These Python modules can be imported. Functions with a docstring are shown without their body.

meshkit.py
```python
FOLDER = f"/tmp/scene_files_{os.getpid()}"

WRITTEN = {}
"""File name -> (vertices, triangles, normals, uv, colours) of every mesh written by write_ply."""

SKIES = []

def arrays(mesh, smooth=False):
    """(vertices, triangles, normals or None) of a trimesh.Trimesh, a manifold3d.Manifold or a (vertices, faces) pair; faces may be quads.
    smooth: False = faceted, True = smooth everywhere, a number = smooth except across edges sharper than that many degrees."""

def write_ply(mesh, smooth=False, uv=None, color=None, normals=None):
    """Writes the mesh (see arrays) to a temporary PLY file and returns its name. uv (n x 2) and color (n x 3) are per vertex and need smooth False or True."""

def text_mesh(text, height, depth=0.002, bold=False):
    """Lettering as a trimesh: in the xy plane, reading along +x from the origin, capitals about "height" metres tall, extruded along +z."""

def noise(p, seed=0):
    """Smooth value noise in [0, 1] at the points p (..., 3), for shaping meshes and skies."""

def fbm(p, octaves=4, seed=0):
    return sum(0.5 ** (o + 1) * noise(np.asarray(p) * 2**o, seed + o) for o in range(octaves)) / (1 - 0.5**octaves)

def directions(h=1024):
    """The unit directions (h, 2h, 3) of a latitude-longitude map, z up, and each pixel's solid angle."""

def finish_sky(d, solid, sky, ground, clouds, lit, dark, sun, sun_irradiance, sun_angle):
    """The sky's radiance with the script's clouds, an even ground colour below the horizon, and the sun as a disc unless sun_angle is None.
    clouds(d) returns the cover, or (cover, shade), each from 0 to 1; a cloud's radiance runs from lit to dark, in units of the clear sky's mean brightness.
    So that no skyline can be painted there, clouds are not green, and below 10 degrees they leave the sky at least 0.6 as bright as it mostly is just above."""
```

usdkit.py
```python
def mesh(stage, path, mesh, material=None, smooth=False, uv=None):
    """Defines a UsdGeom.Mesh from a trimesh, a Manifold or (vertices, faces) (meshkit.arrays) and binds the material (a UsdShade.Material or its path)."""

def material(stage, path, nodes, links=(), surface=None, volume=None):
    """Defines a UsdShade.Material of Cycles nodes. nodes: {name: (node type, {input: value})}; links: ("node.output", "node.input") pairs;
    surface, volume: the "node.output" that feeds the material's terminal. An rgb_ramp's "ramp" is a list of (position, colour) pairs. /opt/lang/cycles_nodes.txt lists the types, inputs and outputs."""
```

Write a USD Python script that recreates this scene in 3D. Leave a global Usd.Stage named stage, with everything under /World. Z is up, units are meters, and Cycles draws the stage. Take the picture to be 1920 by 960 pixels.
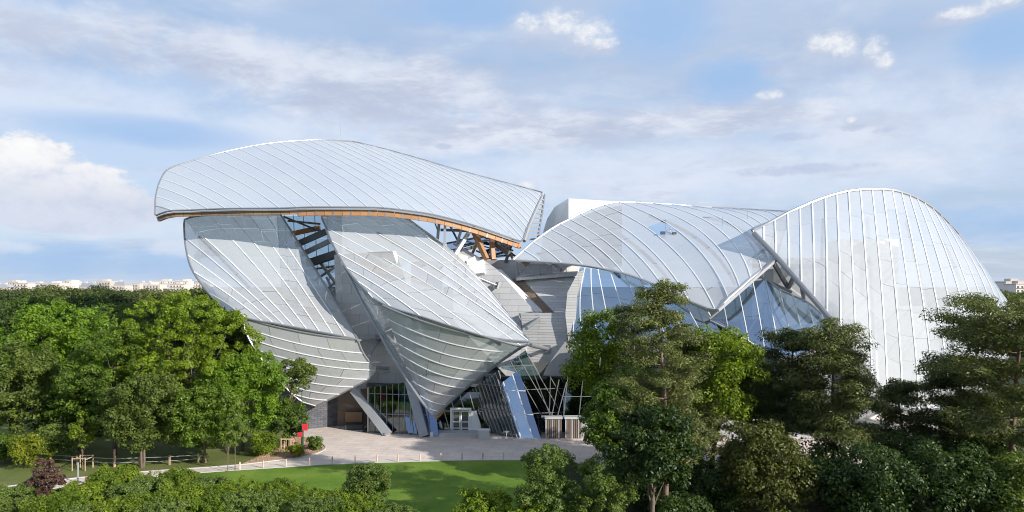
import math, random
import numpy as np, trimesh, shapely
from shapely.geometry import Polygon, box as sbox
from shapely import affinity
from scipy.interpolate import PchipInterpolator, CubicSpline
from pxr import Usd, UsdGeom, UsdLux, UsdShade, Gf, Sdf, Vt
import usdkit, meshkit

stage = Usd.Stage.CreateInMemory()
UsdGeom.Xform.Define(stage, '/World')
# ------------------------------------------------------------------ camera, sky, sun, exposure
EYE, FPX, HOR = 21.5, 1300.0, 535.0          # eye height, focal length in picture widths/1920, horizon row
cam = UsdGeom.Camera.Define(stage, '/World/camera')
cam.AddTranslateOp().Set(Gf.Vec3d(0, 0, EYE)); cam.AddRotateXOp().Set(90)
cam.CreateHorizontalApertureAttr(36.0); cam.CreateFocalLengthAttr(36.0 * FPX / 1920)
cam.CreateVerticalApertureOffsetAttr(36.0 * (HOR - 480) / 1920)
cam.CreateClippingRangeAttr((0.5, 30000.0)); cam.CreateExposureAttr(0.62)
SUN_EL, SUN_AZ = math.radians(23.5), math.radians(123)     # azimuth from +y towards +x
sun_dir = np.array([math.sin(SUN_AZ) * math.cos(SUN_EL), math.cos(SUN_AZ) * math.cos(SUN_EL), math.sin(SUN_EL)])
sun = UsdLux.DistantLight.Define(stage, '/World/sun')
sun.CreateNormalizeAttr(True); sun.CreateIntensityAttr(1.25); sun.CreateAngleAttr(0.5); sun.CreateColorAttr(Gf.Vec3f(1.0, 0.94, 0.84))
sun.AddTransformOp().Set(Gf.Matrix4d().SetRotate(Gf.Rotation(Gf.Vec3d(0, 0, 1), Gf.Vec3d(*sun_dir))))
sky = UsdLux.DomeLight.Define(stage, '/World/sky')


def sky_material():
    n, l = {}, []
    n['tc'] = ('texture_coordinate', {})
    D = 'tc.generated'
    n['sky'] = ('sky_texture', {'sky_type': 'single_scattering', 'sun_disc': False, 'sun_elevation': SUN_EL, 'sun_rotation': SUN_AZ,
                                'air_density': 1.0, 'aerosol_density': 1.0, 'ozone_density': 1.6})
    n['sep'] = ('separate_xyz', {}); l += [(D, 'sep.vector')]
    k = [0]

    def math_(op, a, b=0.0, c=0.0, clamp=False):
        k[0] += 1; name = f'm{k[0]}'; vals = {'math_type': op, 'use_clamp': clamp}
        for key, x in (('value1', a), ('value2', b), ('value3', c)):
            if isinstance(x, str): l.append((x, f'{name}.{key}'))
            else: vals[key] = float(x)
        n[name] = ('math', vals); return name + '.value'

    def ramp_(x, lo, hi, t0=0.0, t1=1.0):
        k[0] += 1; name = f'r{k[0]}'
        n[name] = ('map_range', {'range_type': 'smoothstep', 'from_min': lo, 'from_max': hi, 'to_min': t0, 'to_max': t1, 'clamp': True}); l.append((x, name + '.value'))
        return name + '.result'

    def mix_(f, a, b, kind='mix'):
        k[0] += 1; name = f'x{k[0]}'; vals = {'blend_type': kind, 'use_clamp': False}
        for key, x in (('fac', f), ('a', a), ('b', b)):
            if isinstance(x, str): l.append((x, f'{name}.{key}'))
            else: vals[key] = x
        n[name] = ('mix_color', vals); return name + '.result'

    def noise_(vec, scale, detail, rough, dist=0.0, seed=0.0):
        k[0] += 1; name = f'n{k[0]}'
        n[name] = ('noise_texture', {'dimensions': '4D', 'w': seed, 'scale': scale, 'detail': detail, 'roughness': rough, 'distortion': dist}); l.append((vec, name + '.vector'))
        return name + '.fac'
    az = math_('arctan2', 'sep.x', 'sep.y'); el = math_('arcsine', 'sep.z')
    # high sheet of cloud: a plane seen in perspective
    den = math_('add', math_('maximum', 'sep.z', 0.0), 0.10)
    n['pl'] = ('combine_xyz', {}); l += [(math_('divide', 'sep.x', den), 'pl.x'), (math_('multiply', math_('divide', 'sep.y', den), 1.15), 'pl.y')]
    PL = 'pl.vector'
    veil = ramp_(noise_(PL, 0.55, 6, 0.55, 0.6, 3.3), 0.30, 0.62)
    streak = ramp_(noise_(PL, 1.5, 8, 0.6, 0.5, 7.1), 0.44, 0.70)
    tone = noise_(PL, 1.7, 8, 0.62, 0.4, 11.7)
    white, lilac, bright = (6.1, 6.4, 7.1), (4.0, 4.45, 5.6), (7.5, 7.5, 7.5)

    def heaps(blobs):
        best = None
        for px, py, rx, ry in blobs:
            u, w = (px - 960) / FPX, (HOR - py) / FPX
            a0, e0 = math.atan(u), math.asin(w / math.sqrt(1 + u * u + w * w))
            ka, ke = math.cos(a0) ** 2, math.cos(a0)
            dx = math_('divide', math_('subtract', az, a0), rx / FPX * ka); dy = math_('divide', math_('subtract', el, e0), ry / FPX * ke)
            d = math_('subtract', 1.0, math_('add', math_('multiply', dx, dx), math_('multiply', dy, dy)))
            best = d if best is None else math_('maximum', best, d)
        return math_('maximum', best, -4.0)
    n['ae'] = ('combine_xyz', {}); l += [(az, 'ae.x'), (math_('multiply', el, 1.5), 'ae.y')]
    AE = 'ae.vector'

    def ragged(s1, s2, seed):
        a, b = noise_(AE, s1, 7, 0.62, 0.3, seed), noise_(AE, s2, 6, 0.65, 0.2, seed + 4)
        return a, math_('add', math_('multiply', math_('subtract', a, 0.5), 3.0), math_('multiply', math_('subtract', b, 0.5), 1.7))
    wide, wide_r = ragged(5.0, 18.0, 2.0); puff, rough = ragged(17.0, 60.0, 1.0); dot, dot_r = ragged(42.0, 120.0, 9.0)
    base = mix_(0.6, 'sky.color', (3.8, 5.0, 7.0))
    clear = heaps([(270, 245, 260, 34), (120, 490, 420, 46), (1230, 40, 130, 80), (1370, 150, 110, 50), (1880, 80, 120, 60), (860, 20, 160, 40), (1400, 440, 700, 50)])
    c = mix_(math_('multiply', veil, 0.55), base, (4.9, 5.7, 7.1))
    band = heaps([(130, 185, 460, 62), (640, 255, 380, 48), (1250, 330, 560, 60), (60, 40, 300, 50), (1750, 240, 330, 110)])
    c = mix_(math_('multiply', ramp_(math_('add', band, wide_r), -0.4, 1.3), 0.75), c, (5.9, 6.4, 7.4))
    tone = math_('add', math_('multiply', tone, 0.7), math_('multiply', noise_(PL, 4.6, 8, 0.64, 0.5, 17.3), 0.3))
    shade = mix_(ramp_(tone, 0.42, 0.59), lilac, white)
    c = mix_(math_('multiply', streak, 0.6), c, shade)
    grey = heaps([(330, 95, 380, 60), (720, 170, 380, 70), (1020, 245, 360, 42), (1300, 225, 260, 36), (560, 130, 300, 60)])
    c = mix_(math_('multiply', ramp_(math_('add', grey, wide_r), -0.3, 1.0), 0.85), c, shade)
    c = mix_(math_('multiply', ramp_(math_('add', clear, math_('multiply', wide_r, 0.6)), -0.2, 1.1), 0.74), c, (2.6, 4.1, 6.5))
    low = ramp_(el, 0.065, 0.17)
    BIG = [(60, 310, 120, 58), (150, 352, 100, 58), (215, 385, 75, 56), (40, 375, 150, 50), (-120, 330, 160, 90), (262, 392, 50, 30), (110, 408, 130, 32)]
    big = heaps(BIG)
    cover = ramp_(math_('add', big, math_('multiply', rough, 0.75)), -0.1, 0.5)
    bigup = heaps([(x - 6, y - 16, a * .95, b * .9) for x, y, a, b in BIG])
    relief = math_('add', math_('multiply', bigup, 0.6), math_('multiply', rough, 1.0))
    lit = mix_(math_('multiply', ramp_(relief, -0.7, 0.9), low), (4.5, 5.0, 6.2), bright)
    c = mix_(cover, c, lit)
    soft = heaps([(60, 405, 280, 34), (220, 420, 170, 30), (20, 465, 70, 14), (330, 465, 70, 18)])
    c = mix_(math_('multiply', ramp_(math_('add', soft, rough), -0.2, 1.2), 0.55), c, (5.8, 6.2, 7.1))
    dusk = heaps([(1000, 84, 70, 14), (1110, 92, 60, 14), (1600, 122, 70, 16), (1446, 130, 24, 11), (1440, 194, 30, 8), (1490, 256, 50, 10), (1600, 240, 28, 8), (1655, 243, 30, 8), (1770, 40, 70, 18), (830, 274, 20, 7), (1500, 318, 150, 12)])
    c = mix_(math_('multiply', ramp_(math_('add', dusk, math_('multiply', dot_r, 0.8)), -0.1, 1.0), 0.6), c, (3.7, 4.35, 5.8))
    SMALL = [(988, 52, 36, 23), (1045, 52, 54, 30), (1100, 70, 56, 32), (1130, 84, 34, 20), (985, 352, 24, 15), (1550, 86, 54, 26), (1582, 98, 34, 24), (1640, 100, 27, 31), (1655, 120, 24, 26), (1440, 183, 30, 14), (1595, 228, 13, 10), (1870, 5, 60, 16), (1800, 28, 60, 16)]
    small = heaps(SMALL)
    smallup = heaps([(x + a * .12, y - b * .42, a * .95, b * .8) for x, y, a, b in SMALL])
    cover2 = ramp_(math_('add', small, math_('multiply', dot_r, 1.0)), -0.9, 1.7)
    relief2 = math_('add', math_('multiply', smallup, 1.1), math_('multiply', dot_r, 0.8))
    c = mix_(math_('multiply', cover2, 0.92), c, mix_(ramp_(relief2, -0.3, 1.5), (4.4, 4.9, 6.0), (7.4, 7.4, 7.45)))
    n['bg'] = ('background_shader', {'strength': 0.085}); l.append((c, 'bg.color'))
    return usdkit.material(stage, '/World/Looks/sky_air', n, l, surface='bg.background')


UsdShade.MaterialBindingAPI.Apply(sky.GetPrim()).Bind(sky_material())


# ------------------------------------------------------------------ helpers
def at(px, py, Y):
    """The place Y metres ahead of the eye that a drawing at 1920 x 960 shows at px, py."""
    return np.array([(px - 960) * Y / FPX, Y, EYE - (py - HOR) * Y / FPX])


used = {}


def path_for(parent, name):
    base = (str(parent.GetPath()) if parent is not None else '/World') + '/' + name
    n = used.get(base, -1) + 1; used[base] = n
    return base if n == 0 else f'{base}_{n:03d}'


def tag(o, label=None, cat=None, group=None, kind=None):
    p = o.GetPrim() if hasattr(o, 'GetPrim') else o
    for k, v in (('label', label), ('category', cat), ('group', group), ('kind', kind)):
        if v: p.SetCustomDataByKey(k, v)
    return p


def thing(name, label=None, cat=None, loc=None, rz=0, sc=None, group=None, parent=None):
    x = UsdGeom.Xform.Define(stage, path_for(parent, name))
    if loc is not None: x.AddTranslateOp().Set(Gf.Vec3d(*map(float, loc)))
    if rz: x.AddRotateZOp().Set(float(rz))
    if sc is not None: x.AddScaleOp().Set(Gf.Vec3f(*map(float, np.broadcast_to(sc, 3))))
    return tag(x, label, cat, group)


def part(parent, name, mesh, mat, label=None, smooth=False):
    m = usdkit.mesh(stage, path_for(parent, name), mesh, MAT[mat], smooth=smooth)
    return tag(m, label)


def top(name, mesh, mat, label=None, cat=None, group=None, kind=None, smooth=False):
    m = usdkit.mesh(stage, path_for(None, name), mesh, MAT[mat], smooth=smooth)
    return tag(m, label, cat, group, kind)


def copy_of(src, name, label, cat, loc, rz=0, sc=1, group=None):
    x = thing(name, label, cat, loc, rz, sc, group)
    x.GetReferences().AddInternalReference(src.GetPath()); x.SetInstanceable(True)
    return x


def unit(v): return np.asarray(v, float) / max(1e-9, np.linalg.norm(v))


def bar(p0, p1, w, h, up=(0, 0, 1)):
    p0, p1 = np.asarray(p0, float), np.asarray(p1, float); d = unit(p1 - p0)
    s = np.cross(d, up); s = unit(s if np.linalg.norm(s) > 1e-3 else np.cross(d, (1, 0, 0))); u = np.cross(s, d)
    v = [p + a * s * w / 2 + b * u * h / 2 for p in (p0, p1) for a, b in ((-1, -1), (1, -1), (1, 1), (-1, 1))]
    f = [(0, 3, 2), (0, 2, 1), (4, 5, 6), (4, 6, 7)]
    for i in range(4):
        j = (i + 1) % 4; f += [(i, j, j + 4), (i, j + 4, i + 4)]
    return np.array(v), np.array(f)


def join(ms):
    vs, fs, o = [], [], 0
    for m in ms:
        v, f = (np.asarray(m.vertices), np.asarray(m.faces)) if hasattr(m, 'faces') else m
        vs.append(v); fs.append(np.asarray(f) + o); o += len(v)
    return np.vstack(vs), np.vstack(fs)


def tube(pts, r, n=8, cap=True):
    pts = np.asarray(pts, float); r = np.broadcast_to(r, len(pts)); t = np.gradient(pts, axis=0); t /= np.maximum(1e-9, np.linalg.norm(t, axis=1))[:, None]
    s = np.cross(t[0], (0.3, 0.2, 1)); s = unit(s if np.linalg.norm(s) > .05 else np.cross(t[0], (1, 0, 0))); vs = []
    for p, d, rr in zip(pts, t, r):
        s = unit(s - d * (s @ d)); u = np.cross(d, s)
        a = np.arange(n) * 2 * math.pi / n
        vs.append(p + rr * (np.cos(a)[:, None] * s + np.sin(a)[:, None] * u))
    f = []
    for i in range(len(pts) - 1):
        for j in range(n):
            a, b = i * n + j, i * n + (j + 1) % n
            f += [(a, b, b + n), (a, b + n, a + n)]
    v = np.vstack(vs)
    if cap:
        for ring, c, flip in ((range(n), pts[0], 1), (range(len(v) - n, len(v)), pts[-1], 0)):
            v = np.vstack([v, c]); ci = len(v) - 1; ring = list(ring)
            for j in range(n):
                a, b = ring[j], ring[(j + 1) % n]; f.append((b, a, ci) if flip else (a, b, ci))
    return v, np.array(f)


def boxm(c, size):
    return trimesh.creation.box(size, transform=trimesh.transformations.translation_matrix(c))


def rounded(c, size, r):
    m = trimesh.creation.box(np.array(size) - 2 * r); v = []
    ico = trimesh.creation.icosphere(1, r)
    pts = (m.vertices[:, None, :] + ico.vertices[None]).reshape(-1, 3)
    h = trimesh.convex.convex_hull(pts); h.apply_translation(c); return h


def ribbon(pts, side, nrm, w, h, lift=0.0):
    """A bar of w x h swept along pts; side and nrm are per-point directions."""
    v = np.stack([pts + side * a * w / 2 + nrm * (b * h + lift) for a, b in ((-1, 0), (1, 0), (1, 1), (-1, 1))], 1).reshape(-1, 3)
    f = []
    for i in range(len(pts) - 1):
        for j in range(4):
            a, b = i * 4 + j, i * 4 + (j + 1) % 4; f += [(a, b, b + 4), (a, b + 4, a + 4)]
    e = (len(pts) - 1) * 4
    f += [(0, 2, 1), (0, 3, 2), (e, e + 1, e + 2), (e, e + 2, e + 3)]
    return v, np.array(f)


class Plane:
    """A plane through three (px, py, Y) places; p2 turns further drawing points into places on it."""
    def __init__(s, a, b, c):
        s.o = at(*a); s.n = unit(np.cross(at(*b) - s.o, at(*c) - s.o))
        if s.n[1] > 0: s.n = -s.n                                    # faces the eye
        s.u = np.cross((0, 0, 1), s.n); s.u = unit(s.u) if np.linalg.norm(s.u) > 1e-3 else np.array([1., 0, 0])
        s.v = np.cross(s.n, s.u)

    def p(s, px, py):
        d = np.array([(px - 960) / FPX, 1, -(py - HOR) / FPX]); e = np.array([0, 0, EYE])
        return e + d * (((s.o - e) @ s.n) / (d @ s.n))

    def uv(s, px, py):
        q = s.p(px, py) - s.o; return q @ s.u, q @ s.v

    def w(s, u, v, n=0.0): return s.o + u * s.u + v * s.v + n * s.n

    def poly(s, pts): return Polygon([s.uv(*q) for q in pts]).buffer(0)

    def slab(s, poly, front, back):
        """A solid over poly, from 'front' in front of the plane to 'back' behind it."""
        ms = []
        for g in getattr(poly, 'geoms', [poly]):
            if g.is_empty or g.geom_type != 'Polygon' or g.area < 1e-3: continue
            m = trimesh.creation.extrude_polygon(g, front + back, engine='earcut')
            v = m.vertices; ms.append((s.o + v[:, :1] * s.u + v[:, 1:2] * s.v + (v[:, 2:] - back) * s.n, m.faces))
        return join(ms) if ms else None


def cells(poly, cw, ch, stagger=0.0, gap=0.02, shear=0.0, origin=None):
    x0, y0, x1, y1 = poly.bounds; out = []
    ox, oy = origin or (x0, y0); j = 0; y = oy
    while y < y1:
        off = (j % 2) * stagger * cw + shear * (y - oy); x = ox + off - cw * math.ceil((ox + off - x0) / cw + abs(shear) * ch)
        while x < x1 + abs(shear) * ch:
            q = Polygon([(x + gap / 2, y + gap / 2), (x + cw - gap / 2, y + gap / 2), (x + cw - gap / 2 + shear * ch, y + ch - gap / 2), (x + gap / 2 + shear * ch, y + ch - gap / 2)]).intersection(poly)
            if not q.is_empty:
                out += [g for g in getattr(q, 'geoms', [q]) if g.geom_type == 'Polygon' and g.area > 0.02]
            x += cw
        y += ch; j += 1
    return out


# ------------------------------------------------------------------ materials
MAT = {}


def mat(name, nodes, links, surface, volume=None):
    MAT[name] = usdkit.material(stage, '/World/Looks/' + name, nodes, links, surface=surface, volume=volume); return MAT[name]


def plain(name, col, rough=0.6, metal=0.0, vary=0.12, scale=0.6, spec=0.5, bump=0.0, piece=0.0, streak=False):
    """Colour with weathering noise; piece = tone change between alike pieces."""
    c = np.array(col)
    n = {'g': ('geometry', {}), 'mp': ('mapping', {'mapping_type': 'point', 'scale': (1, 1, 0.18) if streak else (1, 1, 1)}),
         'n': ('noise_texture', {'scale': scale, 'detail': 7, 'roughness': 0.62}), 'n2': ('noise_texture', {'scale': scale * 9, 'detail': 4, 'roughness': 0.6}),
         'r': ('rgb_ramp', {'ramp': [(0.28, tuple(c * (1 - vary))), (0.5, tuple(c)), (0.75, tuple(np.minimum(0.92, c * (1 + vary * 0.7))))]}),
         'oi': ('object_info', {}), 'mr': ('map_range', {'from_min': 0, 'from_max': 1, 'to_min': 1 - piece, 'to_max': 1 + piece * 0.6}),
         'mx': ('mix', {'mix_type': 'multiply', 'fac': 1.0}), 'md': ('math', {'math_type': 'multiply_add', 'value2': 0.35, 'value3': 0.0}), 'ad': ('math', {'math_type': 'multiply_add', 'value2': 0.65}),
         'p': ('principled_bsdf', {'roughness': rough, 'metallic': metal, 'specular_ior_level': spec})}
    l = [('g.position', 'mp.vector'), ('mp.vector', 'n.vector'), ('mp.vector', 'n2.vector'), ('n2.fac', 'md.value1'), ('n.fac', 'ad.value1'), ('md.value', 'ad.value3'), ('ad.value', 'r.fac'), ('oi.random', 'mr.value'), ('r.color', 'mx.color1'), ('mr.result', 'mx.color2'), ('mx.color', 'p.base_color')]
    if bump:
        n['b'] = ('bump', {'strength': 0.6, 'distance': bump}); l += [('n2.fac', 'b.height'), ('b.normal', 'p.normal')]
    return mat(name, n, l, 'p.BSDF')


def fritted(name, frit, tint, gloss, spread=0.05, rough=0.04, white=(0.575, 0.59, 0.61), trans=0.25, wob=0.02):
    """Glass printed with fine white dots: part white, part clear, with a mirror skin."""
    n = {'oi': ('object_info', {}), 'f': ('map_range', {'to_min': frit - spread, 'to_max': frit + spread}), 'g': ('geometry', {}),
         'nz': ('noise_texture', {'scale': 0.9, 'detail': 5, 'roughness': 0.6}), 'fa': ('math', {'math_type': 'multiply_add', 'value2': 0.16, 'value3': -0.08}), 'fb': ('math', {'math_type': 'add', 'use_clamp': True}),
         'd': ('diffuse_bsdf', {'color': white}), 't': ('translucent_bsdf', {'color': white}), 'dt': ('mix_closure', {'fac': trans}),
         'tr': ('transparent_bsdf', {'color': tint}), 'm': ('mix_closure', {}),
         'wn': ('noise_texture', {'scale': 0.35, 'detail': 2}), 'b': ('bump', {'strength': 0.5, 'distance': wob}),
         'gl': ('glossy_bsdf', {'color': (0.95, 0.97, 1.0), 'roughness': rough}), 'fr': ('fresnel', {'IOR': 1.55}), 'fm': ('math', {'math_type': 'multiply_add', 'value2': 0.8, 'value3': gloss, 'use_clamp': True}), 'o': ('mix_closure', {})}
    l = [('oi.random', 'f.value'), ('g.position', 'nz.vector'), ('nz.fac', 'fa.value1'), ('fa.value', 'fb.value1'), ('f.result', 'fb.value2'), ('d.BSDF', 'dt.closure1'), ('t.BSDF', 'dt.closure2'),
         ('fb.value', 'm.fac'), ('tr.BSDF', 'm.closure1'), ('dt.closure', 'm.closure2'), ('g.position', 'wn.vector'), ('wn.fac', 'b.height'), ('b.normal', 'gl.normal'), ('b.normal', 'fr.normal'),
         ('fr.fac', 'fm.value1'), ('fm.value', 'o.fac'), ('m.closure', 'o.closure1'), ('gl.BSDF', 'o.closure2')]
    return mat(name, n, l, 'o.closure')


def pane(name, tint, gloss, rough=0.02, wob=0.015, skin=(0.9, 0.95, 1.0)):
    n = {'g': ('geometry', {}), 'wn': ('noise_texture', {'scale': 0.4, 'detail': 2}), 'b': ('bump', {'strength': 0.5, 'distance': wob}), 'tr': ('transparent_bsdf', {'color': tint}),
         'gl': ('glossy_bsdf', {'color': skin, 'roughness': rough}), 'fr': ('fresnel', {'IOR': 1.55}), 'fm': ('math', {'math_type': 'multiply_add', 'value2': 1.0, 'value3': gloss, 'use_clamp': True}), 'o': ('mix_closure', {})}
    l = [('g.position', 'wn.vector'), ('wn.fac', 'b.height'), ('b.normal', 'gl.normal'), ('fr.fac', 'fm.value1'), ('fm.value', 'o.fac'), ('tr.BSDF', 'o.closure1'), ('gl.BSDF', 'o.closure2')]
    return mat(name, n, l, 'o.closure')


def leafy(name, dark, mid, light, trans=0.35, hue=0.10, rough=0.45):
    """Leaves: each leaf, each clump and each tree its own tone, part of the light coming through."""
    n = {'g': ('geometry', {}), 'oi': ('object_info', {}), 'tc': ('texture_coordinate', {}), 'n': ('noise_texture', {'scale': 0.75, 'detail': 4, 'roughness': 0.6}),
         'a': ('math', {'math_type': 'multiply_add', 'value2': 0.55, 'value3': 0.0}), 'a2': ('math', {'math_type': 'multiply_add', 'value2': 0.75}), 'a3': ('math', {'math_type': 'multiply_add', 'value2': hue, 'value3': -hue / 2}), 'a4': ('math', {'math_type': 'add'}),
         'r': ('rgb_ramp', {'ramp': [(0.25, dark), (0.62, mid), (1.0, light)]}), 'p': ('principled_bsdf', {'roughness': rough, 'specular_ior_level': 0.35}),
         't': ('translucent_bsdf', {}), 'br': ('mix', {'mix_type': 'multiply', 'fac': 1.0, 'color2': (1.25, 1.35, 0.55)}), 'm': ('mix_closure', {'fac': trans})}
    l = [('g.random_per_island', 'a.value1'), ('tc.object', 'n.vector'), ('n.fac', 'a2.value1'), ('a.value', 'a2.value3'), ('oi.random', 'a3.value1'), ('a2.value', 'a4.value1'), ('a3.value', 'a4.value2'), ('a4.value', 'r.fac'),
         ('r.color', 'p.base_color'), ('r.color', 'br.color1'), ('br.color', 't.color'), ('p.BSDF', 'm.closure1'), ('t.BSDF', 'm.closure2')]
    return mat(name, n, l, 'm.closure')


fritted('fritted_glass', 0.68, (0.78, 0.86, 0.88), 0.10)
fritted('fritted_glass_roof', 0.70, (0.76, 0.85, 0.90), 0.12)
fritted('fritted_glass_low', 0.52, (0.70, 0.80, 0.77), 0.06)
fritted('fritted_glass_dome', 0.68, (0.82, 0.88, 0.90), 0.06)
fritted('clear_sail_glass', 0.20, (0.72, 0.82, 0.80), 0.12, spread=0.08)
pane('blue_pane', (0.18, 0.32, 0.52), 0.26, skin=(0.52, 0.66, 0.90))
pane('dark_pane', (0.45, 0.55, 0.56), 0.08)
pane('sky_pane', (0.48, 0.62, 0.72), 0.40, skin=(0.62, 0.76, 0.96))
plain('white_metal', (0.71, 0.72, 0.735), 0.35, 0.0, 0.06, piece=0.05)
plain('rib_grey', (0.60, 0.62, 0.645), 0.35, 0.0, 0.06, piece=0.05)
plain('grey_steel', (0.25, 0.26, 0.28), 0.4, 0.5, 0.15)
plain('pale_steel', (0.40, 0.41, 0.43), 0.38, 0.4, 0.12)
plain('bar_steel', (0.12, 0.125, 0.13), 0.55, 0.0, 0.15)
plain('dark_steel', (0.10, 0.11, 0.12), 0.4, 0.4, 0.15)
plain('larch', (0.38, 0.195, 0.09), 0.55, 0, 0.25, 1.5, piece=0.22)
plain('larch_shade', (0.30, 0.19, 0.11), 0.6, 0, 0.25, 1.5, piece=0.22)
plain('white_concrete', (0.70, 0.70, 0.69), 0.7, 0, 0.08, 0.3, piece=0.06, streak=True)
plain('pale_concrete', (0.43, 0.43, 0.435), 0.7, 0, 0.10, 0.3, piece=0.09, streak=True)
plain('grey_panel', (0.34, 0.34, 0.35), 0.6, 0, 0.12, 0.4, piece=0.10)
plain('dark_stone', (0.085, 0.088, 0.105), 0.7, 0, 0.4, 1.6, piece=0.35, bump=0.02)
plain('brown_wall', (0.17, 0.125, 0.095), 0.6, 0, 0.18, 0.7, piece=0.12)
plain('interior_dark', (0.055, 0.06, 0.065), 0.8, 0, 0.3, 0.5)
plain('red_paint', (0.55, 0.03, 0.05), 0.4, 0, 0.08)
plain('green_post', (0.012, 0.045, 0.018), 0.4, 0, 0.1)
plain('raw_timber', (0.46, 0.33, 0.22), 0.7, 0, 0.25, 3.0, piece=0.25)
plain('pinkish_post', (0.62, 0.44, 0.36), 0.7, 0, 0.2, 3.0, piece=0.3)
plain('bark', (0.13, 0.10, 0.075), 0.85, 0, 0.45, 2.2, bump=0.04)
plain('pine_bark', (0.16, 0.105, 0.08), 0.85, 0, 0.4, 2.0, bump=0.05)
plain('mulch', (0.33, 0.20, 0.13), 0.9, 0, 0.5, 2.5, bump=0.05)
plain('city_stone', (0.58, 0.52, 0.47), 0.8, 0, 0.08, 0.05, piece=0.25)
plain('city_roof', (0.30, 0.31, 0.34), 0.6, 0, 0.1, 0.05, piece=0.2)
plain('city_glass', (0.10, 0.11, 0.13), 0.3, 0, 0.1, 0.05)


def ground_mat(name, a, b, c, s1, s2, bump, rough=0.9):
    n = {'g': ('geometry', {}), 'n': ('noise_texture', {'scale': s1, 'detail': 6, 'roughness': 0.6}), 'n2': ('noise_texture', {'scale': s2, 'detail': 5, 'roughness': 0.65}),
         'm1': ('math', {'math_type': 'multiply_add', 'value2': 0.5, 'value3': 0.0}), 'm2': ('math', {'math_type': 'multiply_add', 'value2': 0.5}),
         'r': ('rgb_ramp', {'ramp': [(0.32, a), (0.5, b), (0.68, c)]}), 'b': ('bump', {'strength': 0.8, 'distance': bump}), 'p': ('principled_bsdf', {'roughness': rough, 'specular_ior_level': 0.2})}
    l = [('g.position', 'n.vector'), ('g.position', 'n2.vector'), ('n.fac', 'm1.value1'), ('n2.fac', 'm2.value1'), ('m1.value', 'm2.value3'), ('m2.value', 'r.fac'), ('r.color', 'p.base_color'), ('n2.fac', 'b.height'), ('b.normal', 'p.normal')]
    mat(name, n, l, 'p.BSDF')


ground_mat('lawn_green', (0.046, 0.100, 0.010), (0.10, 0.175, 0.018), (0.19, 0.245, 0.045), 0.22, 6.0, 0.06)
ground_mat('rough_grass', (0.07, 0.095, 0.025), (0.11, 0.135, 0.035), (0.17, 0.16, 0.07), 0.25, 5.0, 0.06)
ground_mat('wood_floor', (0.015, 0.022, 0.010), (0.025, 0.035, 0.014), (0.05, 0.05, 0.025), 0.05, 0.8, 0.2)


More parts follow.
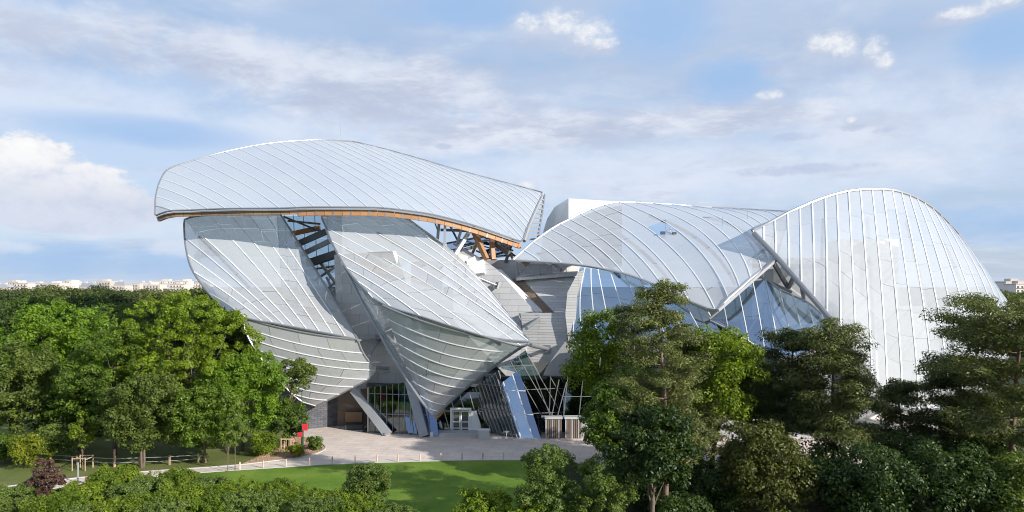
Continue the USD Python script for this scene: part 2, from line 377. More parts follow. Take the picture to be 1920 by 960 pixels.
def paving_mat():
    n = {'g': ('geometry', {}), 'mp': ('mapping', {'mapping_type': 'point', 'rotation': (0, 0, 0.18)}),
         'bk': ('brick_texture', {'scale': 1.0, 'brick_width': 2.4, 'row_height': 1.2, 'mortar_size': 0.03, 'mortar_smooth': 0.3, 'color1': (0.59, 0.51, 0.46), 'color2': (0.52, 0.455, 0.41), 'mortar': (0.33, 0.28, 0.25)}),
         'n': ('noise_texture', {'scale': 0.35, 'detail': 7, 'roughness': 0.65}), 'r': ('rgb_ramp', {'ramp': [(0.3, (0.86, 0.85, 0.86)), (0.55, (1, 1, 1)), (0.75, (1.08, 1.06, 1.03))]}), 'mx': ('mix', {'mix_type': 'multiply', 'fac': 1.0}), 'p': ('principled_bsdf', {'roughness': 0.75, 'specular_ior_level': 0.3})}
    l = [('g.position', 'mp.vector'), ('mp.vector', 'bk.vector'), ('g.position', 'n.vector'), ('n.fac', 'r.fac'), ('bk.color', 'mx.color1'), ('r.color', 'mx.color2'), ('mx.color', 'p.base_color')]
    mat('paving', n, l, 'p.BSDF')


paving_mat()
leafy('leaf_bright', (0.07, 0.12, 0.010), (0.27, 0.345, 0.024), (0.48, 0.52, 0.06), trans=0.42)
leafy('leaf_mid', (0.045, 0.085, 0.012), (0.19, 0.28, 0.028), (0.37, 0.46, 0.065), trans=0.4)
leafy('leaf_dull', (0.055, 0.085, 0.016), (0.19, 0.25, 0.045), (0.35, 0.40, 0.09), trans=0.4)
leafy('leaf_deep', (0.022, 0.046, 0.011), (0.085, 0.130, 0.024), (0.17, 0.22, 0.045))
leafy('leaf_wood', (0.045, 0.065, 0.020), (0.13, 0.155, 0.042), (0.24, 0.26, 0.08), hue=0.45)
leafy('leaf_lime', (0.075, 0.12, 0.010), (0.275, 0.37, 0.026), (0.52, 0.60, 0.075), trans=0.42)
leafy('leaf_fresh', (0.06, 0.12, 0.010), (0.23, 0.36, 0.028), (0.44, 0.58, 0.06), trans=0.42)
leafy('leaf_silver', (0.085, 0.13, 0.028), (0.20, 0.265, 0.055), (0.36, 0.40, 0.12), trans=0.4)
leafy('leaf_yellow', (0.12, 0.15, 0.012), (0.30, 0.33, 0.025), (0.45, 0.46, 0.06), trans=0.4)
leafy('leaf_copper', (0.06, 0.034, 0.026), (0.135, 0.075, 0.058), (0.26, 0.155, 0.12), trans=0.2)
leafy('leaf_olive', (0.06, 0.072, 0.014), (0.145, 0.155, 0.026), (0.25, 0.24, 0.05), trans=0.25)
leafy('needle', (0.040, 0.056, 0.018), (0.15, 0.175, 0.050), (0.32, 0.335, 0.11), trans=0.25)
leafy('needle_light', (0.058, 0.076, 0.024), (0.24, 0.26, 0.075), (0.44, 0.44, 0.16), trans=0.25)
# ------------------------------------------------------------------ ground, lawn, paving, path
def gp(px, py, z=0.0):
    """The place on the ground that the drawing shows at px, py."""
    Y = (EYE - z) * FPX / (py - HOR); return ((px - 960) * Y / FPX, Y)


def smooth_loop(pts, n=12, closed=False):
    pts = np.array(pts, float)
    if closed: pts = np.vstack([pts, pts[:1]])
    t = np.concatenate([[0], np.cumsum(np.linalg.norm(np.diff(pts, axis=0), axis=1))])
    cs = CubicSpline(t, pts, bc_type='periodic' if closed else 'natural'); return cs(np.linspace(0, t[-1], n * len(pts)))


def sheet(name, poly, z, mat, grid=None, relief=0.0, parent=None):
    m = trimesh.creation.extrude_polygon(poly, 0.5 + z, engine='earcut'); v = m.vertices.copy(); v[:, 2] -= 0.5
    return tag(usdkit.mesh(stage, path_for(parent, name), (v, m.faces), MAT[mat]), kind='structure')


# the earth: one sheet to the horizon, finer near the eye
rr = np.concatenate([[0], np.geomspace(20, 9000, 40)]); aa = np.linspace(0, 2 * math.pi, 73)[:-1]
gv = [(0, 0, 0)] + [(r * math.sin(a), r * math.cos(a), 0) for r in rr[1:] for a in aa]
gf = [(0, 1 + (j + 1) % 72, 1 + j) for j in range(72)]
for i in range(len(rr) - 2):
    for j in range(72):
        a, b = 1 + i * 72 + j, 1 + i * 72 + (j + 1) % 72; gf += [(a, b, b + 72), (a, b + 72, a + 72)]
top('ground', (np.array(gv, float), np.array(gf)), 'wood_floor', kind='structure')
edge_lawn = [gp(*q) for q in ((-60, 934), (0, 929), (130, 912), (250, 898), (350, 889), (440, 882), (520, 877), (600, 872), (700, 868), (800, 865), (970, 863), (1060, 864))]
el = smooth_loop(edge_lawn, 6)
lawn_poly = Polygon(list(map(tuple, el)) + [(5.5, 70), (6, 55), (5, 40), (-75, 40)]).buffer(0)
sheet('lawn', lawn_poly, 0.008, 'lawn_green')
bed_edge = smooth_loop([gp(*q) for q in ((-60, 921), (0, 914), (130, 898), (250, 886), (380, 877), (455, 871), (530, 862), (585, 853), (610, 841), (598, 829), (570, 820), (545, 812), (530, 806))], 6)
plaza = Polygon(list(map(tuple, bed_edge)) + [(-26, 112), (-10, 112), (60, 112), (60, 80), (26, 79), (10, 82)] + list(map(tuple, el[::-1]))).buffer(0)
plaza = plaza.difference(lawn_poly.buffer(0.02)).buffer(0)
plaza = max(getattr(plaza, 'geoms', [plaza]), key=lambda g: g.area)
sheet('plaza', plaza, 0.004, 'paving')
left_grass = Polygon(list(map(tuple, bed_edge)) + [(-36, 118), (-120, 118), (-120, 75)]).buffer(0)
left_grass = max(getattr(left_grass, 'geoms', [left_grass]), key=lambda g: g.area)
sheet('verge', left_grass.difference(plaza.buffer(0.01)), 0.008, 'rough_grass')
# kerb between plaza and bed, kerb along the lawn
for nm, line in (('kerb', bed_edge), ('kerb', el)):
    ln = shapely.LineString(line).buffer(0.09, cap_style=2)
    m = trimesh.creation.extrude_polygon(ln, 0.07, engine='earcut')
    tag(usdkit.mesh(stage, path_for(None, nm), m, MAT['pale_concrete']), kind='structure')
mulch_line = smooth_loop([gp(*q) for q in ((455, 869.5), (530, 860.5), (583, 851.7), (607, 841), (596, 830), (570, 821.5), (548, 820), (530, 832), (500, 850))], 6)
rng = np.random.default_rng(5)
mp = Polygon(list(map(tuple, mulch_line))).buffer(0)
mp = max(getattr(mp, 'geoms', [mp]), key=lambda g: g.area)
mm = trimesh.creation.extrude_polygon(mp, 0.05, engine='earcut')
tag(usdkit.mesh(stage, path_for(None, 'mulch_bed'), mm, MAT['mulch']), kind='structure')
chips = []
x0, y0, x1, y1 = mp.bounds
while len(chips) < 1500:
    q = (rng.uniform(x0, x1), rng.uniform(y0, y1))
    if mp.contains(shapely.Point(q)):
        a = rng.uniform(0, 6.3); d = np.array([math.cos(a), math.sin(a), rng.uniform(-.3, .3)]) * rng.uniform(.05, .16)
        c = np.array([q[0], q[1], 0.05 + rng.uniform(0, .05)]); chips.append(bar(c - d, c + d, rng.uniform(.03, .08), .02))
top('bark_chips', join(chips), 'raw_timber', 'loose bark chips covering the planting bed at the plaza corner', 'bark chips', kind='stuff')
# ------------------------------------------------------------------ the museum: sails of glass round a white core
museum = thing('museum_building', 'sprawling museum of curved white fritted glass sails over a pale core on the plaza', 'building')


class Sail:
    """A glass sheet swept by ribs. keys: (rib number, foot P, foot Q, swell); P and Q are (px, py, Y), swell moves the rib's middle."""
    def __init__(s, keys):
        k = sorted(keys, key=lambda r: r[0]); x = np.array([r[0] for r in k], float)
        A = np.array([at(*r[1]) for r in k]); B = np.array([at(*r[2]) for r in k])
        mid = []
        for r in k:
            p, q, o = np.array(r[1], float), np.array(r[2], float), np.array(r[3], float)
            mid.append(at(*((p + q) / 2 + o)))
        M = np.array(mid)
        s.A, s.B, s.M = (PchipInterpolator(x, a) for a in (A, B, M)); s.n0, s.n1 = x[0], x[-1]

    def __call__(s, i, v):
        i, v = np.broadcast_arrays(np.asarray(i, float), np.asarray(v, float)); a, b, m = s.A(i), s.B(i), s.M(i); w = v[..., None]
        return (1 - w) * a + w * b + 4 * w * (1 - w) * (m - (a + b) / 2)

    def frame(s, i, v):
        e = 1e-3; i, v = np.broadcast_arrays(np.asarray(i, float), np.asarray(v, float))
        di = s(np.minimum(i + .05, s.n1), v) - s(np.maximum(i - .05, s.n0), v); dv = s(i, np.minimum(v + .01, 1)) - s(i, np.maximum(v - .01, 0))
        n = np.cross(di, dv); n /= np.maximum(1e-9, np.linalg.norm(n, axis=-1))[..., None]
        eye = np.array([0, 0, EYE]) - s(i, v); n *= np.where((n * eye).sum(-1) < 0, -1, 1)[..., None]
        t = dv / np.maximum(1e-9, np.linalg.norm(dv, axis=-1))[..., None]
        return t, np.cross(n, t), n


def build_sail(label, keys, glass, rib=(0.30, 0.22), panel=3.6, seed=0, rims=('A', 'B'), rim_r=0.22, rim_mat='grey_steel', ends=(), clear=(), rib_mat='white_metal', lift=0.06, joint=0.055, skip=(), carry=None, parent=None):
    S = Sail(keys); g = thing('sail', label, parent=museum if parent is None else parent); rng = np.random.default_rng(seed)
    n0, n1 = int(S.n0), int(S.n1); vv = np.linspace(0, 1, 17)
    for i in range(n0, n1):
        w = np.linalg.norm(S(i + 1, .5) - S(i, .5)); L = np.linalg.norm(np.diff(S(i + .5, vv), axis=0), axis=1).sum()
        m = max(1, int(round(L / panel))); cuts = np.linspace(0, 1, m + 1)
        if m > 2: cuts[1:-1] += rng.uniform(-.12, .12) / m
        gi = min(.25, 0.05 / max(w, .1)); gj = min(.2 / m, joint / max(L, .1))
        for j in range(m):
            if (i, j) in skip: continue
            ii = np.linspace(i + gi, i + 1 - gi, 3); jj = np.linspace(cuts[j] + gj / 2, cuts[j + 1] - gj / 2, 4)
            I, J = np.meshgrid(ii, jj, indexing='ij'); P = S(I, J); _, _, N = S.frame(I, J)
            tilt = rng.normal(0, .006, 3); off = rng.normal(0, .012)
            P = P + N * (off + (I - i - .5)[..., None] * tilt[0] * 2 + (J - (cuts[j] + cuts[j + 1]) / 2)[..., None] * tilt[1] * 6)
            f = []
            for a in range(2):
                for b in range(3):
                    q = a * 4 + b; f += [(q, q + 4, q + 5), (q, q + 5, q + 1)]
            v = P.reshape(-1, 3); f = np.array(f)
            fn = np.cross(v[f[0, 1]] - v[f[0, 0]], v[f[0, 2]] - v[f[0, 0]])
            if fn @ N[1, 1] < 0: f = f[:, ::-1]
            mt = 'clear_sail_glass' if (i, j) in clear else glass
            part(g, 'glass_panel', (v, f), mt, smooth=True)
    for i in range(n0, n1 + 1):
        p = S(i, vv)
        if np.linalg.norm(p[-1] - p[0]) < .6: continue
        t, s, nn = S.frame(i, vv)
        part(g, 'rib', ribbon(p, s, nn, rib[0] * .48, rib[1] * .35, lift * .4), rib_mat)
    for r in rims:
        i = np.linspace(n0, n1, (n1 - n0) * 3 + 1); p = S(i, 0.0 if r == 'A' else 1.0)
        part(g, 'edge_beam', tube(p, rim_r, 6), rim_mat)
    for i in ends: part(g, 'edge_beam', tube(S(i, vv), rim_r, 6), rim_mat)
    if carry:                                            # bent timber or steel members a little behind the glass
        cm, step, depth, size = carry
        for i in np.arange(n0 + 2, n1 - 4, step):
            vc = np.linspace(.1, .9, 13); p = S(i, vc); t, s, nn = S.frame(i, vc); part(g, 'carrying_arch', ribbon(p - nn * depth, s, nn, size[0], size[1]), cm)
    return S, g


Z = (0, 0, 0)
# the great sail across the top left
T, gT = build_sail('largest glass sail, curving over the top left above a timber edge', [
    (0, (291, 403, 112), (293, 404, 112), Z), (1, (291, 385, 113), (324, 395, 111), (0, -1, 0)), (2, (292, 368, 115), (358, 394, 111), (1, -2, 0)), (3, (296, 350, 117), (392, 392.5, 110.5), (1, -3, 0)),
    (4, (302, 335, 120), (424, 391.5, 110), (2, -4, 0)), (5, (313, 319, 124), (456, 391, 109.5), (2, -4, 0)), (7, (365, 300, 130), (525, 390.5, 109), (4, -5, 0)), (9, (420, 285, 135), (590, 388.5, 108.5), (4, -6, 0)),
    (12, (500, 269.5, 140), (690, 389, 109), (5, -6, 0)), (15, (560, 264, 144), (785, 398, 110.5), (6, -7, 0)), (18, (616, 262.5, 147), (880, 420, 113), (9, -9, 0)), (20, (655, 265, 148), (940, 440, 115.5), (11, -11, 0)),
    (22, (700, 274, 148), (975, 452, 118), (13, -12, 0)), (25, (775, 294, 146), (988, 427, 122), (14, -11, 0)), (28, (860, 319, 143), (1000, 400, 127), (10, -8, 0)), (31, (950, 343, 140), (1011, 377, 132), (5, -3, 0)), (33, (1018, 361, 136), (1019, 362, 136), Z)],
    'fritted_glass_roof', rib=(0.20, 0.2), panel=5.0, seed=1, rim_r=0.14, rib_mat='rib_grey')
# left sail: upper face and lower face
A, gA = build_sail('left glass sail tilting back, under the timber edged great sail', [
    (0, (420, 577, 102.5), (424, 581, 102.3), Z), (1, (391, 549, 105.5), (462, 597, 98.6), (2, -2, 0)), (2, (362, 509, 109), (492, 603, 98.4), (3, -2, 0)), (3, (351, 478, 113.5), (512, 606, 98.4), (3, -2, 0)),
    (4, (346, 444, 116), (532, 610, 98.5), (3, -2, 0)), (5, (346, 412, 118), (552, 613.5, 98.6), (4, -2, 0)), (6, (392, 403, 119), (575, 618, 98.7), (4, -2, 0)), (7, (431, 402, 120), (599, 622.5, 98.8), (4, -2, 0)),
    (8, (466, 402, 121), (624, 627, 98.9), (3, -1, 0)), (9, (499, 402, 121.5), (648, 632, 99), (1, 0, 0)), (10, (526, 402, 122), (671, 637, 99.2), (1, -1, 0))],
    'fritted_glass', rib=(0.30, 0.2), panel=4.2, seed=2, ends=(10,), rim_r=0.17, carry=('grey_steel', 3, 1.8, (0.3, 0.5)))
A2, gA2 = build_sail('lower face of the left glass sail, turned under with level white ribs', [
    (0, (455, 596, 98.7), (671, 637, 99.2), (0, 6, -.6)), (1, (458, 614, 98.6), (681, 662, 99.5), (0, 8, -.6)), (2, (466, 634, 98.6), (694, 680, 99.8), (0, 9, -.6)), (3, (478, 655, 98.7), (706, 694, 100.2), (0, 9, -.6)),
    (4, (492, 676, 98.9), (690, 711, 100.2), (0, 8, -.5)), (5, (508, 697, 99.2), (664, 725, 100.2), (0, 7, -.4)), (6, (526, 717, 99.5), (638, 739, 100.3), (0, 5, -.3)), (7, (546, 737, 99.8), (615, 750, 100.3), (0, 3, -.2)), (8, (566, 753, 100.2), (593, 761, 100.4), Z)],
    'fritted_glass', rib=(0.24, 0.2), panel=3.8, seed=3, rim_r=0.14, ends=(0,))
# middle sail: upper face, lower face and the narrow folded flank
B, gB = build_sail('middle glass sail thrust forward to a sharp point above the entrance', [
    (0, (690, 548, 99), (700, 559, 98.2), Z), (1, (668, 526, 101), (735, 577, 96.4), (2, -1, 0)), (2, (648, 501, 103.5), (790, 594, 94.4), (3, -3, 0)), (3, (633, 475, 106.5), (846, 612, 93.2), (4, -4, 0)), (4, (621, 452, 109.5), (905, 630, 92.8), (5, -5, 0)),
    (5, (612, 428, 112.5), (978, 650, 93.2), (6, -6, 0)), (6, (603, 405, 116), (993, 641, 94), (7, -9, 0)), (7, (640, 402, 117.5), (985, 630, 95), (8, -10, 0)), (8, (676, 402, 118.5), (972, 614, 96.5), (8, -11, 0)), (9, (708, 403, 119.5), (958, 597, 98.5), (8, -11, 0)),
    (10, (735, 404, 120), (942, 576, 101), (8, -10, 0)), (11, (758, 408, 119.5), (925, 553, 104), (7, -8, 0)), (12, (785, 425, 118), (903, 530, 107.5), (5, -5, 0)), (13, (825, 459, 115), (875, 503, 110.5), (2, -1, 0)), (14, (850, 480, 113), (852, 482, 112.8), Z)],
    'fritted_glass', rib=(0.28, 0.2), panel=4.2, seed=4, rim_r=0.16, carry=('grey_steel', 3, 2.0, (0.3, 0.5)))
B2, gB2 = build_sail('lower face of the middle sail, curling down to a low tip by the doors', [
    (0, (718, 573, 97), (993, 641, 94), (-5, 13, -2.2)), (1, (728, 598, 97), (964, 660, 94.3), (-4, 14, -1.8)), (2, (736, 620, 97), (938, 678, 94.5), (-4, 14, -1.6)), (3, (744, 642, 97), (915, 696, 94.8), (-3, 13, -1.5)), (4, (752, 664, 97), (893, 712, 95), (-3, 12, -1.3)),
    (5, (762, 688, 97), (874, 727, 95.2), (-2, 9, -1)), (6, (774, 714, 96.8), (856, 742, 95.4), (-2, 7, -.6)), (7, (789, 742, 96.5), (838, 758, 95.6), (-1, 4, -.3)), (8, (806, 766, 96), (824, 771, 95.7), (0, 1, 0)), (9, (815, 778, 95.8), (816, 778, 95.8), Z)],
    'fritted_glass_low', rib=(0.24, 0.2), panel=4.0, seed=5, rim_r=0.2, ends=(0,), rims=('B',), carry=('pale_steel', 2, 1.6, (0.2, 0.3)))
B3, gB3 = build_sail('narrow clear glass flank folded along the left edge of the middle sail', [
    (0, (640, 492, 104.5), (646, 499, 103.6), Z), (1, (658, 524, 102.5), (690, 549, 99), (0, 2, .3)), (2, (674, 556, 101), (719, 575, 97), (0, 4, .5)), (3, (692, 590, 100), (734, 612, 97), (0, 4, .5)), (4, (714, 630, 99), (747, 650, 97), (0, 4, .5)),
    (5, (738, 672, 98), (762, 688, 97), (0, 3, .4)), (6, (766, 716, 97), (780, 726, 96.7), (0, 2, .2)), (7, (794, 756, 96.3), (800, 760, 96.2), (0, 1, 0)), (8, (813, 777, 95.9), (815, 778, 95.8), Z)],
    'clear_sail_glass', rib=(0.12, 0.14), panel=2.6, seed=6, rim_r=0.22, rims=('A',), rib_mat='pale_steel')
# right middle sail
C, gC = build_sail('long low glass sail right of centre, meeting the tall dome at its corner', [
    (0, (962, 487, 112), (966, 488, 112), Z), (1, (982, 469, 114), (1014, 491, 110.5), (1, -1, 0)), (2, (999, 454, 116), (1054, 494, 109), (2, -2, 0)), (3, (1017, 441, 118), (1094, 498, 107.5), (3, -3, 0)), (4, (1033, 430, 119.5), (1135, 505, 106), (4, -5, 0)), (5, (1050, 420, 121), (1170, 513, 104), (5, -7, 0)),
    (6, (1068, 411, 122.5), (1206, 525, 101.5), (6, -9, 0)), (7, (1087, 401, 124), (1247, 543, 98), (8, -13, 0)), (8, (1108, 392, 125.5), (1292, 564, 95), (10, -19, 0)), (9, (1132, 384, 127), (1341, 581, 92.5), (14, -26, 0)), (10, (1160, 379, 128.5), (1366, 559, 93.5), (18, -28, 0)), (11, (1192, 380, 129.5), (1388, 540, 95), (22, -28, 0)),
    (12, (1225, 381.5, 130), (1408, 522, 96.5), (24, -27, 0)), (13, (1260, 383.5, 130.5), (1428, 507, 98.5), (26, -25, 0)), (14, (1298, 386, 131), (1448, 491, 100.5), (26, -22, 0)), (15, (1335, 388.5, 131), (1458, 472, 104), (22, -17, 0)), (16, (1375, 391, 130), (1464, 452, 109), (17, -12, 0)), (17, (1418, 393.5, 128), (1472, 428, 114), (10, -7, 0)), (18, (1462, 396, 124), (1480, 404, 120), (3, -2, 0)), (19, (1484, 397, 122), (1486, 398, 122), Z)],
    'fritted_glass_roof', rib=(0.28, 0.2), rib_mat='rib_grey', panel=4.6, seed=7, rim_r=0.2, rim_mat='pale_steel', skip=((9, 3),), carry=('grey_steel', 3, 2.0, (0.3, 0.5)))
# the tall dome at the right
D, gD = build_sail('tall domed glass sail at the right end, ribbed from crown to foot', [
    (0, (1411, 432, 103.5), (1414, 437, 103), Z), (1, (1432, 423, 106.5), (1432, 456, 101.5), (0, 0, -.6)), (2, (1453, 412, 108.5), (1455, 480, 100), (0, 0, -1.2)), (3, (1477, 399, 110.5), (1480, 508, 98), (0, 0, -1.8)), (4, (1500, 389, 112), (1503, 535, 96), (0, 0, -2.4)), (5, (1523, 379, 113), (1527, 562, 94.5), (1, 0, -3)),
    (6, (1547, 370, 114), (1551, 590, 93), (1, 0, -3.6)), (7, (1569, 363.5, 115), (1576, 619, 91.5), (1, 0, -4)), (8, (1591, 358.5, 116), (1604, 660, 91), (1, 0, -4.6)), (9, (1613, 356, 117), (1634, 705, 91), (2, 0, -5.2)), (10, (1635, 355, 118), (1664, 748, 91), (4, 0, -5.8)), (11, (1655, 355.2, 119), (1692, 765, 91.5), (6, 0, -6)),
    (12, (1673, 357, 120), (1722, 770, 92.5), (8, 0, -6)), (13, (1690, 361, 121), (1750, 770, 94), (10, -2, -6)), (14, (1705, 366, 122), (1778, 765, 96), (13, -6, -6)), (15, (1719, 372, 123), (1804, 755, 98), (15, -10, -5.5)), (16, (1733, 380, 124), (1828, 742, 100), (17, -13, -5)), (17, (1748, 390, 125), (1848, 725, 102), (17, -15, -4.5)),
    (18, (1763, 403, 126), (1866, 705, 104), (17, -15, -4)), (19, (1779, 419, 127), (1880, 685, 106), (16, -14, -3)), (20, (1796, 438, 128), (1891, 662, 109), (14, -12, -2.4)), (21, (1815, 463, 129), (1899, 640, 113), (11, -9, -1.8)), (22, (1834, 492, 130), (1905, 620, 117), (7, -6, -1.2)), (23, (1858, 527, 131), (1908, 602, 122), (3, -3, -.6)), (24, (1893, 572, 132), (1909, 594, 130), Z)],
    'fritted_glass_dome', rib=(0.36, 0.26), panel=5.2, seed=8, rim_r=0.26, carry=('pale_steel', 4, 2.2, (0.3, 0.5)))
# inner glass walls seen under the sails
Fw, gF = build_sail('clear glass wall filling the triangle between the low sail and the dome', [
    (0, (1330, 598, 99), (1332, 601, 99), Z), (1, (1358, 575, 99), (1366, 618, 97.5), (0, 0, -.3)), (2, (1386, 549, 99.5), (1404, 640, 96.5), (0, 0, -.5)), (3, (1411, 526, 100), (1434, 658, 96), (1, 0, -.6)), (4, (1435, 524, 100), (1462, 668, 95.5), (1, 0, -.6)),
    (5, (1461, 543, 99.5), (1490, 668, 95.5), (1, 0, -.6)), (6, (1486, 554, 99), (1512, 660, 95.5), (1, 0, -.5)), (7, (1514, 567, 98), (1534, 645, 95.3), (1, 0, -.3)), (8, (1540, 588, 96.5), (1556, 628, 95), (0, 0, -.2)), (9, (1566, 612, 95), (1568, 616, 95), Z)],
    'sky_pane', rib=(0.22, 0.25), panel=4.0, seed=9, rim_r=0.14, rim_mat='pale_steel', carry=('pale_steel', 2, 1.5, (0.15, 0.3)))
Gw, gG = build_sail('blue reflecting glass wall curving under the low sail', [
    (0, (1086, 500, 106), (1076, 640, 103), (-4, 0, 0)), (1, (1097, 502, 106), (1098, 650, 102.5), (-10, 0, -.3)), (2, (1108, 503, 106), (1124, 650, 102), (-4, 0, -.5)), (3, (1121, 505, 106), (1150, 650, 101.5), (0, 0, -.6)), (4, (1144, 509, 105.5), (1184, 650, 101), (2, 0, -.7)), (5, (1172, 516, 105), (1222, 655, 100.5), (3, 0, -.7)),
    (6, (1200, 525, 104), (1258, 660, 100), (4, 0, -.7)), (7, (1236, 542, 102), (1296, 660, 99.5), (4, 0, -.6)), (8, (1280, 563, 100.5), (1330, 655, 99), (2, 0, -.4)), (9, (1328, 585, 99.5), (1366, 650, 98.5), (0, 0, -.2))],
    'sky_pane', rib=(0.24, 0.22), panel=3.6, seed=10, rim_r=0.14, rim_mat='pale_steel', rims=('B',))
# the sail far behind the gap
E, gE = build_sail('steel framed glass sail seen deep in the gap between the two left sails', [
    (0, (520, 404, 134), (530, 560, 126), Z), (2, (550, 404, 134), (560, 580, 126), Z), (4, (590, 404, 134), (600, 600, 126), Z), (6, (640, 404, 134), (640, 600, 126), Z)],
    'sky_pane', rib=(0.25, 0.3), panel=4.5, seed=11, rims=(), rib_mat='grey_steel')
# ------------------------------------------------------------------ the museum's core, timber, steel and ground floor
def wall(name, plane, pts, thick, mat, label=None, clad=None, parent=None, clad_mat=None, proud=0.06):
    """A wall block on a plane; clad = (width, height, stagger, shear) lays separate panels on its face."""
    poly = plane.poly(pts); g = thing(name, label, parent=parent or museum)
    part(g, 'backing', plane.slab(poly, 0, thick), mat)
    if clad:
        for c in cells(poly, clad[0], clad[1], clad[2], 0.035, clad[3] if len(clad) > 3 else 0):
            part(g, 'cladding_panel', plane.slab(c, proud, -0.004), clad_mat or mat)
    return g


def glazing(name, plane, pts, cw, ch, shear, glass, frame, label=None, bw=0.10, bd=0.14, origin=None, parent=None, dark=None):
    """Panes in a grid of bars on a plane."""
    poly = plane.poly(pts); g = thing(name, label, parent=parent or museum)
    glass = [glass] if isinstance(glass, str) else glass
    for k, c in enumerate(cells(poly, cw, ch, 0, 0.05, shear, origin)): part(g, 'pane', plane.slab(c, 0.0, 0.03), glass[k % len(glass)])
    x0, y0, x1, y1 = poly.bounds; ox, oy = origin or (x0, y0)
    def bars(lines, nm):
        for a, b in lines:
            q = shapely.LineString([a, b]).buffer(bw / 2, cap_style=2).intersection(poly)
            for piece in getattr(q, 'geoms', [q]):
                m = plane.slab(piece, bd, 0.0 if nm == 'mullion' else -0.02) if piece.area > .02 else None
                if m: part(g, nm, m, frame)
    H = y1 - oy
    bars([((x, oy), (x + shear * H, y1)) for x in np.arange(ox - math.ceil(abs(shear) * H / cw + 1) * cw, x1 + abs(shear) * H + cw, cw)], 'mullion')
    bars([((x0 - 1, y), (x1 + 1, y)) for y in np.arange(oy, y1 + .01, ch)], 'transom')
    return g


def beam(name, a, b, w, h, mat, label=None, parent=None, up=(0, 0, 1)):
    return part(parent or museum, name, bar(at(*a), at(*b), w, h, up), mat, label)


def rod(name, pts, r, mat, label=None, parent=None, n=8):
    return part(parent or museum, name, tube([at(*p) for p in pts], r, n), mat, label, smooth=40)


def solid(name, front, back, mat, label=None):
    """A block between two outlines of the same number of places."""
    f = np.array([at(*p) for p in front]); b = np.array([at(*p) for p in back]); n = len(f)
    h = trimesh.convex.convex_hull(np.vstack([f, b]))
    return part(museum, name, h, mat, label)


# orange timber edge beam under the great sail, in joined lengths, with steel shoes
ii = np.linspace(0, 22, 45); low = T(ii, 1.0)
tb = thing('timber_edge_beam', 'orange laminated timber beam under the rim of the great sail', parent=museum)
for k in range(44):
    a, b = low[k], low[k + 1]; inward = np.array([0, 0.7, 0]); drop = 0.62 if k < 16 else 0.80
    a, b = a + inward - (0, 0, drop), b + inward - (0, 0, drop); d = unit(b - a)
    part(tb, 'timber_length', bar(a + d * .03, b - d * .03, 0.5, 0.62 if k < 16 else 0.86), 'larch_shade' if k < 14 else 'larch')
    if k % 2 == 0 and k > 14: part(tb, 'steel_shoe', bar(a - d * .12, a + d * .12, 0.56, 1.0), 'grey_steel')
rim2 = T(ii, 1.0) + np.array([0, 0.15, -0.30]); part(tb, 'gutter', tube(rim2, 0.10, 6), 'pale_steel')
# open ladder edge at the right end of the great sail
lad = thing('ladder_truss', 'open steel ladder truss closing the right end of the great sail', parent=museum)
e1 = [at(1018, 362, 136), at(1006, 392, 130), at(992, 424, 124), at(983, 452, 120)]; e2 = [at(1021, 365, 138), at(1017, 395, 134), at(1012, 425, 130), at(1008, 450, 127)]
part(lad, 'rail', tube(e1, 0.30, 8), 'pale_steel'); part(lad, 'rail', tube(e2, 0.22, 8), 'grey_steel')
for k in np.linspace(.12, .97, 10):
    p = lambda e: np.array([np.interp(k * 3, range(4), np.array(e)[:, c]) for c in range(3)])
    part(lad, 'rung', bar(p(e1), p(e2), 0.22, 0.30), 'pale_steel')
# lightning rod above the great sail
rod('mast', [(638, 263, 146), (638.4, 219, 146)], 0.05, 'pale_steel', 'thin mast standing on the crest of the great sail')
# white core block rising behind
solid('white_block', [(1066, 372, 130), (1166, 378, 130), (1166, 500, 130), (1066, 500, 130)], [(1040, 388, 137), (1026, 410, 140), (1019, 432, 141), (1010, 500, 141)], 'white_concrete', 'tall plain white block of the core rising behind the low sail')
# core wall between the two left sails
W = Plane((640, 500, 109), (740, 500, 106.5), (700, 720, 106))
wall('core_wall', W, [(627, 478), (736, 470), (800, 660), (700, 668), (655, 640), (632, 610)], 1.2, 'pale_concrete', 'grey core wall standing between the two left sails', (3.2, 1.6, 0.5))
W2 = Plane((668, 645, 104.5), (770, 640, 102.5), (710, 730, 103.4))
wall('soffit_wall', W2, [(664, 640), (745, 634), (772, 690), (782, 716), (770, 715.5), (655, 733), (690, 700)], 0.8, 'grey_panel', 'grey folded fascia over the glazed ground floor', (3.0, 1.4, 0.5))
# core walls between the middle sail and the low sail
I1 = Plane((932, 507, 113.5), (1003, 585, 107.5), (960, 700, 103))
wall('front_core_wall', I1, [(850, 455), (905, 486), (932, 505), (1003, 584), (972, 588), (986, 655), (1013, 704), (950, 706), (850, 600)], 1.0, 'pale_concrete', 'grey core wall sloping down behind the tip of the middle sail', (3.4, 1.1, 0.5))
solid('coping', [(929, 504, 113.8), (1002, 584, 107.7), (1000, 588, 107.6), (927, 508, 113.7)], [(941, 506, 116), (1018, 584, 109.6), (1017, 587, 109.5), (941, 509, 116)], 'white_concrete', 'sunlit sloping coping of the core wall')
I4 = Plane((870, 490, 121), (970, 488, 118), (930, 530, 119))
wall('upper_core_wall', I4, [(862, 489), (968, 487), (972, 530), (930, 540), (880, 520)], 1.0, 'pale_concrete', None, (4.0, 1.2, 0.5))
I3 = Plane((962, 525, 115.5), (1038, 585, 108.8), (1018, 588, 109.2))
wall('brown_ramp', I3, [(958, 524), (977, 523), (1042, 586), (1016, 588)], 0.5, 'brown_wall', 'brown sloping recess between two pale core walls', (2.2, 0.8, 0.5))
I5 = Plane((972, 520, 116), (1060, 514, 114), (1050, 588, 107.5))
